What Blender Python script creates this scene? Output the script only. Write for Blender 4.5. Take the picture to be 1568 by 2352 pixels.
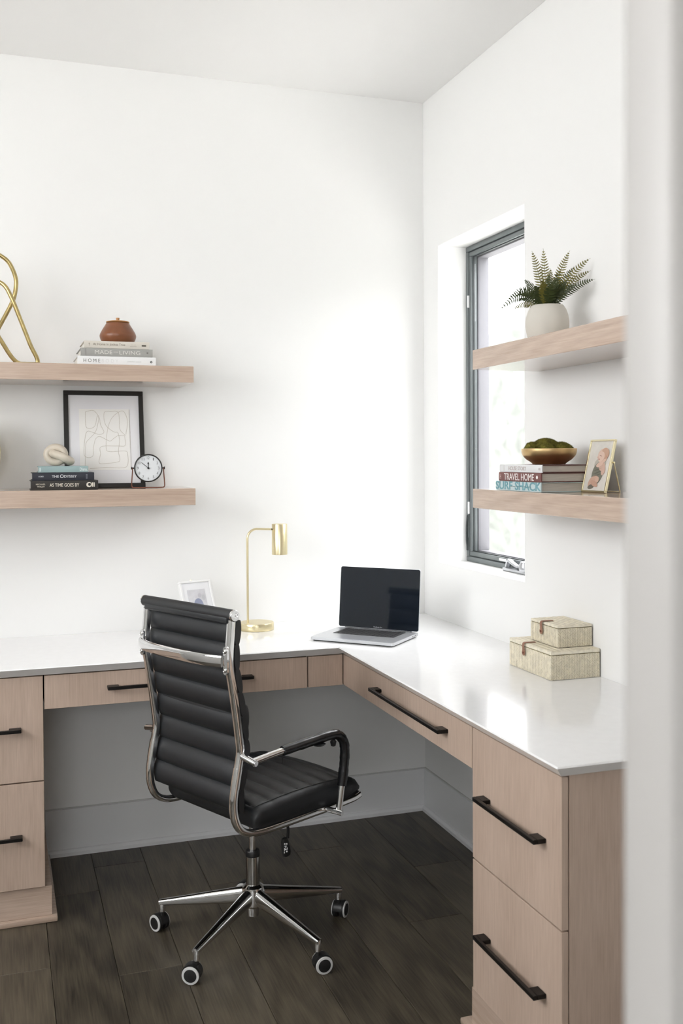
import bpy, bmesh, math, random
from mathutils import Vector, Matrix, Euler
random.seed(7)
for o in list(bpy.data.objects): bpy.data.objects.remove(o, do_unlink=True)
SC = bpy.context.scene
COL = SC.collection
R = math.radians

# ------------------------------------------------------------------ camera, sky, exposure
CAMP = Vector((-1.55205, -3.56193, 1.36368))
YAW, PITCH, ROLL = R(18.83014), R(-1.20459), R(-0.30642)
cd = bpy.data.cameras.new('camera'); cam = bpy.data.objects.new('camera', cd); COL.objects.link(cam)
fw = Vector((math.sin(YAW)*math.cos(PITCH), math.cos(YAW)*math.cos(PITCH), math.sin(PITCH)))
rt = Vector((math.cos(YAW), -math.sin(YAW), 0)); up = rt.cross(fw)
r2 = rt*math.cos(ROLL)+up*math.sin(ROLL); u2 = -rt*math.sin(ROLL)+up*math.cos(ROLL)
cam.matrix_world = Matrix(((r2.x, u2.x, -fw.x, CAMP.x), (r2.y, u2.y, -fw.y, CAMP.y), (r2.z, u2.z, -fw.z, CAMP.z), (0, 0, 0, 1)))
cd.sensor_fit = 'VERTICAL'; cd.sensor_height = 36.0; cd.sensor_width = 24.0
cd.lens = 2305.653/2352*36.0
cd.shift_y = -76.759/2352
cd.clip_start = 0.02
cd.dof.use_dof = True; cd.dof.focus_distance = 2.9; cd.dof.aperture_fstop = 5.4
SC.camera = cam

world = bpy.data.worlds.new('sky'); SC.world = world; world.use_nodes = True
bg = world.node_tree.nodes['Background']; bg.inputs[0].default_value = (0.975, 0.985, 1.0, 1); bg.inputs[1].default_value = 6.0

def portal(name, loc, rot, sx, sy):
    l = bpy.data.lights.new(name, 'AREA'); l.shape = 'RECTANGLE'; l.size = sx; l.size_y = sy
    l.cycles.is_portal = True
    o = bpy.data.objects.new(name, l); COL.objects.link(o); o.location = loc; o.rotation_euler = rot
    return o
# sky portals in the window openings (an area light looks down its local -Z)
XL, YF, YH = -3.35, -3.18, -5.2          # left wall, front wall, hall end
WIN2 = (-2.95, -0.7, 1.38, 2.66)          # high window in the left wall: y0,y1,z0,z1
WIN3 = (-3.1, -1.7, 1.0, 2.3)            # hall window: x0,x1,z0,z1
portal('sky_portal', (0.20, -0.458, 1.56), (0, R(90), 0), 1.17, 0.64)
portal('sky_portal', (XL-0.20, (WIN2[0]+WIN2[1])/2, (WIN2[2]+WIN2[3])/2), (0, R(-90), 0), WIN2[3]-WIN2[2], WIN2[1]-WIN2[0])
portal('sky_portal', ((WIN3[0]+WIN3[1])/2, YH-0.15, (WIN3[2]+WIN3[3])/2), (R(90), 0, 0), WIN3[1]-WIN3[0], WIN3[3]-WIN3[2])
sl = bpy.data.lights.new('sun', 'SUN'); sl.energy = 8.0; sl.angle = R(3); sl.color = (0.985, 0.985, 0.96)
so = bpy.data.objects.new('sun', sl); COL.objects.link(so); so.rotation_euler = (R(-38), 0, 0)     # high sun added behind the back wall: paving bounces its light to the ceiling
SC.view_settings.view_transform = 'Standard'; SC.view_settings.look = 'None'
SC.view_settings.gamma = 1.0; SC.view_settings.use_curve_mapping = False
SC.view_settings.exposure = 0.66

# ------------------------------------------------------------------ materials
def S(h, g=None, b=None):
    if g is None:
        h = h.lstrip('#'); c = [int(h[i:i+2], 16)/255 for i in (0, 2, 4)]
    else: c = [h/255, g/255, b/255]
    return tuple((x/12.92 if x <= 0.04045 else ((x+0.055)/1.055)**2.4) for x in c)+(1,)

def mat(name, col, rough=0.5, metal=0.0, bump=0.0, bscale=200.0, var=0.0, vscale=8.0, coat=0.0, spec=0.5, stretch=None, emit=None, sheen=0.0):
    m = bpy.data.materials.new(name); m.use_nodes = True
    nt = m.node_tree; p = nt.nodes['Principled BSDF']
    col = col if len(col) == 4 else tuple(col)+(1,)
    p.inputs['Base Color'].default_value = col; p.inputs['Roughness'].default_value = rough
    p.inputs['Metallic'].default_value = metal; p.inputs['Specular IOR Level'].default_value = spec
    p.inputs['Coat Weight'].default_value = coat; p.inputs['Coat Roughness'].default_value = 0.1
    p.inputs['Sheen Weight'].default_value = sheen
    L = nt.links.new
    tc = nt.nodes.new('ShaderNodeTexCoord'); mp = nt.nodes.new('ShaderNodeMapping'); L(tc.outputs['Object'], mp.inputs[0])
    if stretch: mp.inputs['Scale'].default_value = stretch
    if var > 0:
        n = nt.nodes.new('ShaderNodeTexNoise'); n.inputs['Scale'].default_value = vscale; n.inputs['Detail'].default_value = 5
        L(mp.outputs[0], n.inputs['Vector'])
        cr = nt.nodes.new('ShaderNodeValToRGB'); e = cr.color_ramp.elements
        e[0].position = 0.3; e[1].position = 0.7
        e[0].color = tuple(max(0, c*(1-var)) for c in col[:3])+(1,); e[1].color = tuple(min(1, c*(1+var)) for c in col[:3])+(1,)
        L(n.outputs['Fac'], cr.inputs[0]); L(cr.outputs[0], p.inputs['Base Color'])
    if bump > 0:
        n = nt.nodes.new('ShaderNodeTexNoise'); n.inputs['Scale'].default_value = bscale; n.inputs['Detail'].default_value = 3
        L(mp.outputs[0], n.inputs['Vector'])
        b = nt.nodes.new('ShaderNodeBump'); b.inputs['Strength'].default_value = bump; b.inputs['Distance'].default_value = 0.002
        L(n.outputs['Fac'], b.inputs['Height']); L(b.outputs[0], p.inputs['Normal'])
    return m

def wood(name, axis, light, dark, rough=0.36, fine=1.0, figure=False):
    """quarter-sawn veneer: fine streaks along one axis, broad tone bands; 'figure' adds cathedral grain"""
    m = bpy.data.materials.new(name); m.use_nodes = True; nt = m.node_tree; p = nt.nodes['Principled BSDF']; L = nt.links.new
    p.inputs['Roughness'].default_value = rough
    if figure: p.inputs['Coat Weight'].default_value = 0.6; p.inputs['Coat Roughness'].default_value = 0.06
    tc = nt.nodes.new('ShaderNodeTexCoord')
    def noise(sc_along, sc_across, detail, off=0):
        mp = nt.nodes.new('ShaderNodeMapping'); L(tc.outputs['Object'], mp.inputs[0])
        s = [sc_across]*3; s['xyz'.index(axis)] = sc_along; mp.inputs['Scale'].default_value = s
        mp.inputs['Location'].default_value = (off, off*1.7, off*0.6)
        n = nt.nodes.new('ShaderNodeTexNoise'); n.inputs['Scale'].default_value = 1; n.inputs['Detail'].default_value = detail
        L(mp.outputs[0], n.inputs['Vector']); return n
    a = noise(7.0, 620.0*fine, 3); b = noise(1.2, 9.0, 3, 3.1); c = noise(14.0, 130.0, 3, 7.7)
    def mix(f1, n1, f2, n2):
        m1 = nt.nodes.new('ShaderNodeMath'); m1.operation = 'MULTIPLY'; m1.inputs[1].default_value = f1; L(n1, m1.inputs[0])
        m2 = nt.nodes.new('ShaderNodeMath'); m2.operation = 'MULTIPLY_ADD'; m2.inputs[1].default_value = f2; L(n2, m2.inputs[0]); L(m1.outputs[0], m2.inputs[2])
        return m2.outputs[0]
    s1 = mix(0.42, a.outputs['Fac'], 0.28, b.outputs['Fac']); s2 = mix(1.0, s1, 0.30, c.outputs['Fac'])
    if figure:
        mp = nt.nodes.new('ShaderNodeMapping'); L(tc.outputs['Object'], mp.inputs[0])
        s = [26.0]*3; s['xyz'.index(axis)] = 2.6; mp.inputs['Scale'].default_value = s
        w = nt.nodes.new('ShaderNodeTexWave'); w.wave_type = 'RINGS'; w.inputs['Scale'].default_value = 0.55; w.inputs['Distortion'].default_value = 7; w.inputs['Detail'].default_value = 3
        L(mp.outputs[0], w.inputs['Vector'])
        s2 = mix(0.90, s2, 0.10, w.outputs['Fac'])
    cr = nt.nodes.new('ShaderNodeValToRGB'); e = cr.color_ramp.elements
    e[0].position = 0.28; e[1].position = 0.72; e[0].color = dark; e[1].color = light
    L(s2, cr.inputs[0]); L(cr.outputs[0], p.inputs['Base Color'])
    bp = nt.nodes.new('ShaderNodeBump'); bp.inputs['Strength'].default_value = 0.08; bp.inputs['Distance'].default_value = 0.001
    L(a.outputs['Fac'], bp.inputs['Height']); L(bp.outputs[0], p.inputs['Normal'])
    return m

def plank_mat():
    m = bpy.data.materials.new('dark_oak_plank'); m.use_nodes = True; nt = m.node_tree; p = nt.nodes['Principled BSDF']; L = nt.links.new
    tc = nt.nodes.new('ShaderNodeTexCoord'); oi = nt.nodes.new('ShaderNodeObjectInfo')
    add = nt.nodes.new('ShaderNodeVectorMath'); add.operation = 'ADD'
    sc = nt.nodes.new('ShaderNodeVectorMath'); sc.operation = 'SCALE'; sc.inputs[0].default_value = (37, 91, 17)
    L(oi.outputs['Random'], sc.inputs['Scale']); L(tc.outputs['Object'], add.inputs[0]); L(sc.outputs[0], add.inputs[1])
    def noise(s, d):
        mp = nt.nodes.new('ShaderNodeMapping'); mp.inputs['Scale'].default_value = s; L(add.outputs[0], mp.inputs[0])
        n = nt.nodes.new('ShaderNodeTexNoise'); n.inputs['Scale'].default_value = 1; n.inputs['Detail'].default_value = d; L(mp.outputs[0], n.inputs['Vector']); return n
    a = noise((240, 9, 10), 5); b = noise((26, 3.5, 5), 6)
    mpw = nt.nodes.new('ShaderNodeMapping'); mpw.inputs['Scale'].default_value = (20, 1.6, 5); L(add.outputs[0], mpw.inputs[0])
    w = nt.nodes.new('ShaderNodeTexWave'); w.wave_type = 'RINGS'; w.inputs['Scale'].default_value = 0.7; w.inputs['Distortion'].default_value = 9; w.inputs['Detail'].default_value = 3; L(mpw.outputs[0], w.inputs['Vector'])
    def ma(x, k, y=None):
        q = nt.nodes.new('ShaderNodeMath'); q.operation = 'MULTIPLY_ADD'; q.inputs[1].default_value = k; L(x, q.inputs[0])
        if y is None: q.inputs[2].default_value = 0
        else: L(y, q.inputs[2])
        return q.outputs[0]
    v = ma(w.outputs['Fac'], 0.13, ma(a.outputs['Fac'], 0.56, ma(b.outputs['Fac'], 0.22)))
    v = ma(oi.outputs['Random'], 0.22, v)
    cr = nt.nodes.new('ShaderNodeValToRGB'); e = cr.color_ramp.elements
    e[0].position = 0.34; e[1].position = 0.84; e[0].color = S(42, 37, 30); e[1].color = S(104, 95, 79)
    L(v, cr.inputs[0]); L(cr.outputs[0], p.inputs['Base Color'])
    p.inputs['Roughness'].default_value = 0.42
    bp = nt.nodes.new('ShaderNodeBump'); bp.inputs['Strength'].default_value = 0.25; bp.inputs['Distance'].default_value = 0.001
    L(a.outputs['Fac'], bp.inputs['Height']); L(bp.outputs[0], p.inputs['Normal'])
    return m

def glass_mat(name):
    m = bpy.data.materials.new(name); m.use_nodes = True; nt = m.node_tree
    for n in list(nt.nodes):
        if n.type != 'OUTPUT_MATERIAL': nt.nodes.remove(n)
    out = [n for n in nt.nodes if n.type == 'OUTPUT_MATERIAL'][0]
    t = nt.nodes.new('ShaderNodeBsdfTransparent'); t.inputs[0].default_value = (0.965, 0.965, 0.965, 1)
    g = nt.nodes.new('ShaderNodeBsdfGlossy'); g.inputs['Roughness'].default_value = 0.01
    lw = nt.nodes.new('ShaderNodeLayerWeight'); lw.inputs[0].default_value = 0.5
    pw = nt.nodes.new('ShaderNodeMath'); pw.operation = 'POWER'; pw.inputs[1].default_value = 5; nt.links.new(lw.outputs['Facing'], pw.inputs[0])
    f = nt.nodes.new('ShaderNodeMath'); f.operation = 'MULTIPLY_ADD'; f.inputs[1].default_value = 0.9; f.inputs[2].default_value = 0.035; nt.links.new(pw.outputs[0], f.inputs[0])
    mx = nt.nodes.new('ShaderNodeMixShader'); nt.links.new(f.outputs[0], mx.inputs[0]); nt.links.new(t.outputs[0], mx.inputs[1]); nt.links.new(g.outputs[0], mx.inputs[2])
    nt.links.new(mx.outputs[0], out.inputs[0]); return m

OAK_L, OAK_D = S(212, 190, 173), S(177, 154, 136)
M = dict(
 wall=mat('white_wall_paint', (0.893, 0.892, 0.879), 0.65, bump=0.03, bscale=350),
 ceil=mat('white_ceiling_paint', (0.93, 0.924, 0.912), 0.8),
 trim=mat('white_trim_paint', (0.84, 0.845, 0.85), 0.35),
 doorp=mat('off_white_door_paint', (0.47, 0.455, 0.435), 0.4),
 quartz=mat('white_quartz', (0.90, 0.903, 0.905), 0.12, var=0.015, vscale=40),
 oakz=wood('oak_veneer_vertical', 'z', OAK_L, OAK_D, 0.42),
 oakx=wood('oak_veneer_along_x', 'x', OAK_L, OAK_D, 0.20, 0.8, True),
 oaky=wood('oak_veneer_along_y', 'y', OAK_L, OAK_D, 0.20, 0.8, True),
 shade_line=mat('grey_painted_shade', (0.62, 0.62, 0.60), 0.7),  # paints in the shadow along the baseboard top
 leatherg=mat('glossy_black_leather', (0.009, 0.010, 0.012), 0.26, bump=0.25, bscale=120, spec=0.7),
 gap=mat('painted_gap_shade', S(30, 25, 21), 0.8),  # near-black colour that puts shade into the drawer joints
 plank=plank_mat(), subfloor=mat('subfloor_joint', S(38, 32, 26), 0.9),
 black=mat('matte_black_metal', (0.014, 0.012, 0.011), 0.38, 0.6),
 frameblk=mat('black_frame_paint', (0.012, 0.011, 0.009), 0.5),
 wframe=mat('charcoal_window_frame', S(104, 110, 111), 0.45, var=0.05, vscale=12),
 wframe_d=mat('dark_window_gasket', S(50, 55, 56), 0.6),
 white=mat('white_plastic', (0.85, 0.85, 0.85), 0.4),
 glass=glass_mat('window_glass'),
 leather=mat('black_leather', (0.0070, 0.0088, 0.0112), 0.50, bump=0.05, bscale=700, spec=0.72),
 thread=mat('dark_stitching', (0.03, 0.03, 0.03), 0.7),
 chrome=mat('polished_chrome', (0.80, 0.80, 0.80), 0.07, 1.0),
 chromed=mat('dark_chrome', (0.42, 0.41, 0.39), 0.16, 1.0),
 plastic=mat('black_plastic', (0.012, 0.012, 0.012), 0.42),
 grey=mat('light_grey_tyre', (0.62, 0.62, 0.61), 0.5),
 brass=mat('brushed_brass', S(232, 219, 180), 0.30, 1.0, bump=0.05, bscale=30, stretch=(6, 6, 120)),
 gold=mat('antique_gold', S(186, 168, 118), 0.30, 1.0, var=0.18, vscale=45),
 goldb=mat('satin_gold_bowl', S(214, 184, 134), 0.36, 1.0, var=0.12, vscale=25),
 goldf=mat('pale_gold_metal', S(236, 226, 190), 0.25, 1.0),
 clay=mat('terracotta_glaze', S(124, 76, 48), 0.32, var=0.10, vscale=30, bump=0.05, bscale=400),
 claylid=mat('caramel_lid', S(168, 118, 66), 0.35, var=0.1, vscale=60),
 knot=mat('ivory_soapstone', S(204, 194, 178), 0.38, var=0.09, vscale=35),
 stone=mat('warm_white_stoneware', S(212, 207, 197), 0.75, bump=0.10, bscale=500),
 soil=mat('dark_soil', S(40, 36, 28), 0.9, bump=0.5, bscale=200),
 fern=mat('fern_green', S(60, 70, 32), 0.5, var=0.35, vscale=14),
 fernt=mat('fern_olive', S(112, 106, 44), 0.5, var=0.22, vscale=14),
 moss=mat('moss_green', S(112, 106, 40), 0.95, var=0.45, vscale=60),
 paper=mat('page_edges', S(196, 190, 180), 0.8, var=0.14, vscale=1, stretch=(20, 20, 1500)),
 paperw=mat('white_page_edges', S(225, 222, 214), 0.8, var=0.06, vscale=1, stretch=(20, 20, 1500)),
 alu=mat('silver_aluminium', (0.66, 0.67, 0.69), 0.34, 0.9),
 alud=mat('trackpad_aluminium', (0.60, 0.61, 0.65), 0.28, 0.9),
 screen=mat('black_glass_screen', (0.010, 0.014, 0.021), 0.05, spec=0.6),
 key=mat('black_keys', (0.010, 0.010, 0.011), 0.5),
 leatherb=mat('tan_leather', S(148, 108, 86), 0.55, bump=0.1, bscale=500),
 copper=mat('copper_brown_metal', S(126, 78, 60), 0.40, 0.75),
 straw=mat('bleached_seagrass', S(232, 224, 203), 0.40, var=0.14, vscale=70),
 strawb=mat('seagrass_backing', S(172, 160, 126), 0.8),
 mat_white=mat('white_mat_board', (0.84, 0.84, 0.86), 0.8),
 cream=mat('cream_art_paper', S(244, 243, 239), 0.8),
 inkline=mat('grey_brown_ink', S(186, 177, 162), 0.8),
 acrylic=mat('frosted_white_frame', (0.85, 0.85, 0.84), 0.15),
 dial=mat('pale_clock_dial', S(226, 229, 231), 0.5), ink=mat('black_ink', (0.02, 0.02, 0.02), 0.6), inkg=mat('grey_numeral_ink', S(120, 120, 120), 0.6),
)
_cc = {}
def colmat(c, rough=0.55):
    k = (c, rough)
    if k not in _cc: _cc[k] = mat('print_%02x%02x%02x' % c, S(*c), rough)
    return _cc[k]

# ------------------------------------------------------------------ geometry helpers
WM = {}
def finish(bm, angle=35):
    bmesh.ops.recalc_face_normals(bm, faces=bm.faces)
    for f in bm.faces: f.smooth = True
    for e in bm.edges:
        if len(e.link_faces) == 2:
            if e.calc_face_angle(0) > R(angle): e.smooth = False
        else: e.smooth = False
def obj(name, bm, material, parent=None, origin=None, angle=35, local=False, nofix=False):
    """link a bmesh (built in world space) as one mesh object under parent; or at origin when top-level"""
    if not nofix: finish(bm, angle)
    if parent is not None:
        mw = WM[parent.name]
        if not local: bm.transform(mw.inverted())
    else:
        mw = Matrix.Translation(origin) if origin is not None else Matrix.Identity(4)
        if not local: bm.transform(mw.inverted())
    me = bpy.data.meshes.new(name); bm.to_mesh(me); bm.free()
    mats = material if isinstance(material, (list, tuple)) else [material]
    for m_ in mats: me.materials.append(m_)
    o = bpy.data.objects.new(name, me); COL.objects.link(o)
    if parent is not None: o.parent = parent; WM[o.name] = mw
    else: o.matrix_world = mw; WM[o.name] = mw
    return o
def tag(o, label=None, cat=None, group=None, kind=None):
    if label: o['label'] = label
    if cat: o['category'] = cat
    if group: o['group'] = group
    if kind: o['kind'] = kind
    return o
def thing(name, label, cat, loc=(0, 0, 0), rot=(0, 0, 0), group=None, kind=None):
    o = bpy.data.objects.new(name, None); o.empty_display_size = 0.05; COL.objects.link(o)
    mw = Matrix.Translation(loc) @ Euler(rot, 'XYZ').to_matrix().to_4x4()
    o.matrix_world = mw; WM[o.name] = mw
    return tag(o, label, cat, group, kind)
def struct(name, bm, m, label, parent=None, origin=None):
    o = obj(name, bm, m, parent, origin); return tag(o, label, None, None, 'structure')

def NB(): return bmesh.new()
def box(bm, x0, x1, y0, y1, z0, z1, bev=0.0, seg=2, mi=0, mtx=None):
    x0, x1 = sorted((x0, x1)); y0, y1 = sorted((y0, y1)); z0, z1 = sorted((z0, z1))
    t = bmesh.new()
    bmesh.ops.create_cube(t, size=1.0)
    for v in t.verts: v.co = Vector(((x0+x1)/2+v.co.x*(x1-x0), (y0+y1)/2+v.co.y*(y1-y0), (z0+z1)/2+v.co.z*(z1-z0)))
    if bev > 0: bmesh.ops.bevel(t, geom=list(t.edges), offset=bev, segments=seg, affect='EDGES', profile=0.5)
    merge(bm, t, mi, mtx); return bm
def merge(bm, t, mi=0, mtx=None):
    if mtx is not None: t.transform(mtx)
    mp = {}
    for v in t.verts: mp[v] = bm.verts.new(v.co)
    for f in t.faces:
        try:
            nf = bm.faces.new([mp[v] for v in f.verts]); nf.material_index = mi
        except ValueError: pass
    t.free()
def lathe(bm, prof, n=40, c=(0, 0, 0), mi=0, mtx=None, cap=True):
    t = bmesh.new(); rings = []
    for r, z in prof:
        if r < 1e-6: rings.append([t.verts.new((0, 0, z))])
        else: rings.append([t.verts.new((r*math.cos(2*math.pi*i/n), r*math.sin(2*math.pi*i/n), z)) for i in range(n)])
    for a, b in zip(rings, rings[1:]):
        for i in range(n):
            j = (i+1) % n
            if len(a) == 1 and len(b) == 1: continue
            if len(a) == 1: t.faces.new([a[0], b[i], b[j]])
            elif len(b) == 1: t.faces.new([a[i], a[j], b[0]])
            else: t.faces.new([a[i], a[j], b[j], b[i]])
    if cap:
        if len(rings[0]) > 1: t.faces.new(rings[0][::-1])
        if len(rings[-1]) > 1: t.faces.new(rings[-1])
    t.transform(Matrix.Translation(c)); merge(bm, t, mi, mtx); return bm
def spline(pts, per=8, closed=False):
    P = [Vector(p) for p in pts]; n = len(P); out = []
    rng = n if closed else n-1
    for i in range(rng):
        p0 = P[(i-1) % n] if (closed or i > 0) else P[0]*2-P[1]
        p1 = P[i]; p2 = P[(i+1) % n]
        p3 = P[(i+2) % n] if (closed or i+2 < n) else P[-1]*2-P[-2]
        for k in range(per):
            t = k/per
            out.append(0.5*((2*p1)+(-p0+p2)*t+(2*p0-5*p1+4*p2-p3)*t*t+(-p0+3*p1-3*p2+p3)*t**3))
    if not closed: out.append(P[-1])
    return out
def tube(bm, pts, r, n=14, closed=False, cap=True, mi=0, ref=None, mtx=None, sup=None):
    """sweep; r scalar, (a,b) ellipse in (ref-normal, ref) axes, or a list per point; ref fixes the section's orientation; sup = superellipse power"""
    P = [Vector(p) for p in pts]; N = len(P); t = bmesh.new(); rings = []
    nrm = None
    for i, p in enumerate(P):
        a = P[(i-1) % N] if (closed or i > 0) else p; b = P[(i+1) % N] if (closed or i < N-1) else p
        tg = (b-a).normalized()
        if ref is not None: v = Vector(ref)
        elif nrm is None: v = Vector((0, 0, 1)) if abs(tg.z) < 0.9 else Vector((1, 0, 0))
        else: v = nrm
        v = (v-tg*v.dot(tg)).normalized(); nrm = v; u = tg.cross(v)
        rr = r[i] if isinstance(r, list) else r
        ra, rb = rr if isinstance(rr, tuple) else (rr, rr)
        ring = []
        for k in range(n):
            th = 2*math.pi*k/n; cx, sx = math.cos(th), math.sin(th)
            if sup: cx = math.copysign(abs(cx)**sup, cx); sx = math.copysign(abs(sx)**sup, sx)
            ring.append(t.verts.new(p+u*ra*cx+v*rb*sx))
        rings.append(ring)
    M_ = N if closed else N-1
    for i in range(M_):
        a, b = rings[i], rings[(i+1) % N]
        for k in range(n): t.faces.new([a[k], a[(k+1) % n], b[(k+1) % n], b[k]])
    if cap and not closed: t.faces.new(rings[0][::-1]); t.faces.new(rings[-1])
    merge(bm, t, mi, mtx); return bm
def smooth_prof(prof, per=5):
    return [(max(0.0, q.x), q.y) for q in spline([(r, z, 0) for r, z in prof], per)]
def prism(bm, poly, z0, z1, mtx=None, mi=0, bev=0.0):
    """poly list of (x,y) extruded in z"""
    t = bmesh.new(); lo = [t.verts.new((x, y, z0)) for x, y in poly]; hi = [t.verts.new((x, y, z1)) for x, y in poly]
    n = len(poly)
    t.faces.new(lo[::-1]); t.faces.new(hi)
    for i in range(n): t.faces.new([lo[i], lo[(i+1) % n], hi[(i+1) % n], hi[i]])
    if bev > 0:
        bmesh.ops.recalc_face_normals(t, faces=t.faces)
        bmesh.ops.bevel(t, geom=[e for e in t.edges if e.calc_face_angle(0) > 0.5], offset=bev, segments=2, affect='EDGES')
    merge(bm, t, mi, mtx); return bm
def rrect(x0, x1, y0, y1, r, n=6):
    out = []
    for cx, cy, a0 in ((x1-r, y1-r, 0), (x0+r, y1-r, 90), (x0+r, y0+r, 180), (x1-r, y0+r, 270)):
        for k in range(n+1):
            a = R(a0+90*k/n); out.append((cx+r*math.cos(a), cy+r*math.sin(a)))
    return out
def frame_mtx(o, xd, yd):
    xd = Vector(xd).normalized(); yd = Vector(yd).normalized(); zd = xd.cross(yd)
    return Matrix(((xd.x, yd.x, zd.x, o[0]), (xd.y, yd.y, zd.y, o[1]), (xd.z, yd.z, zd.z, o[2]), (0, 0, 0, 1)))
def text(name, s, w, h, o, xd, yd, material, parent, label=None, extr=0.0003, bold=0.0, shear=0.0):
    """lettering fitted into a w x h box whose lower left corner is o, reading along xd"""
    cu = bpy.data.curves.new('lettering', 'FONT'); cu.body = s; cu.extrude = 0.002; cu.offset = bold; cu.shear = shear; cu.resolution_u = 3
    to = bpy.data.objects.new('lettering', cu); COL.objects.link(to)
    dg = bpy.context.evaluated_depsgraph_get(); me = bpy.data.meshes.new_from_object(to.evaluated_get(dg))
    bm = bmesh.new(); bm.from_mesh(me); bpy.data.objects.remove(to, do_unlink=True); bpy.data.meshes.remove(me); bpy.data.curves.remove(cu)
    xs = [v.co.x for v in bm.verts]; ys = [v.co.y for v in bm.verts]
    sx = w/(max(xs)-min(xs)); sy = h/(max(ys)-min(ys)); x0, y0 = min(xs), min(ys)
    for v in bm.verts: v.co = Vector(((v.co.x-x0)*sx, (v.co.y-y0)*sy, extr*(1 if v.co.z > 0 else -1)))
    bm.transform(frame_mtx(o, xd, yd))
    q = obj(name, bm, material, parent, nofix=True)
    for f in q.data.polygons: f.use_smooth = False
    if label: q['label'] = label
    return q

# ------------------------------------------------------------------ calibrated dimensions (metres, room corner at the origin)
H = 2.717
ZT, ZS = 0.76, 0.7338                        # worktop top and underside
DL, DR, YE = 0.5424, 0.5357, 1.8662          # worktop edges
FX, FY, EY = -0.5096, -0.5162, -1.840        # cabinet faces
XG1, XG2, YG = -1.4362, -0.6304, -1.4437
ZD, ZM, ZP = 0.6317, 0.4220, 0.1064
Z1T, Z1B, Z2T, Z2B = 1.6677, 1.6144, 1.2641, 1.2087
Z3T, Z3B, Z4T, Z4B = 1.6781, 1.6203, 1.2690, 1.2126
WY1, WY2, WZ1, WZ2, WD = -0.1342, -0.7814, 0.9710, 2.1476, 0.1132

# ------------------------------------------------------------------ the room
def wall_with_hole(axis, plane0, plane1, a0, a1, z0, z1, ha0, ha1, hz0, hz1):
    bm = NB()
    def bb(p, q, r, s):
        if axis == 'x': box(bm, plane0, plane1, p, q, r, s)
        else: box(bm, p, q, plane0, plane1, r, s)
    bb(a0, ha0, z0, z1); bb(ha1, a1, z0, z1); bb(ha0, ha1, z0, hz0); bb(ha0, ha1, hz1, z1)
    return bm
WT = 0.188
struct('wall_back', box(NB(), XL-0.15, WT, 0, 0.15, -0.05, H+0.05), M['wall'], 'white back wall behind the floating shelves and desk')
struct('wall_right', wall_with_hole('x', 0, 0.188, YH-0.15, -0.0005, -0.05, H+0.05, WY2, WY1, WZ1, WZ2), M['wall'], 'white right wall with the tall narrow window')
struct('wall_left', wall_with_hole('x', XL-0.15, XL, YH-0.15, -0.0005, -0.05, H+0.05, WIN2[0], WIN2[1], WIN2[2], WIN2[3]), M['wall'], 'white left wall with a high window')
struct('ceiling', box(NB(), XL, -0.0005, YH, -0.0005, H, H+0.04), M['ceil'], 'smooth white ceiling')
struct('wall_front', wall_with_hole('y', YF-0.14, YF-0.002, XL+.001, -0.001, 0.0, H-.001, -2.25, -1.12, 0.0, 2.35), M['wall'], 'white front wall with the doorway')
struct('wall_hall', wall_with_hole('y', YH-0.15, YH, XL, -0.001, 0.0, H-.001, WIN3[0], WIN3[1], WIN3[2], WIN3[3]), M['wall'], 'white hall wall with a window')
# outdoor ground beyond the windows
struct('ground', box(NB(), -30, 30, -30, 30, -0.35, -0.30), mat('pale_patio', (0.70, 0.69, 0.67), 0.9, var=0.1, vscale=3), 'pale paving outside the windows')

# clipped garden hedge standing outside the right window
def hedge():
    from mathutils import noise as nz
    bm = NB(); nx, ny = 60, 150; g_ = []
    for i in range(nx+1):
        row = []
        for j in range(ny+1):
            u = i/nx; y = -9+30*j/ny
            # section: up the front, over the top, down the back
            if u < 0.45: x, z_, n_ = 3.4, -0.3+3.0*u/0.45, Vector((-1, 0, 0.1))
            elif u < 0.55: x, z_, n_ = 3.4+1.2*(u-0.45)/0.1, 2.7, Vector((0, 0, 1))
            else: x, z_, n_ = 4.6, 2.7-3.0*(u-0.55)/0.45, Vector((1, 0, 0.1))
            p = Vector((x, y, z_)); d = 0.22*nz.noise(p*1.1)+0.12*nz.noise(p*3.3)+0.07*nz.noise(p*8)
            row.append(bm.verts.new(p+n_*d))
        g_.append(row)
    for a, b in zip(g_, g_[1:]):
        for j in range(ny): bm.faces.new([a[j], a[j+1], b[j+1], b[j]])
    return bm
tag(obj('garden_hedge', hedge(), mat('hedge_leaves', (0.115, 0.124, 0.110), 0.8, var=0.35, vscale=6), origin=(4.0, 0, -0.3), angle=80), 'pale washed-out garden hedge outside the window', 'hedge')

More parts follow.
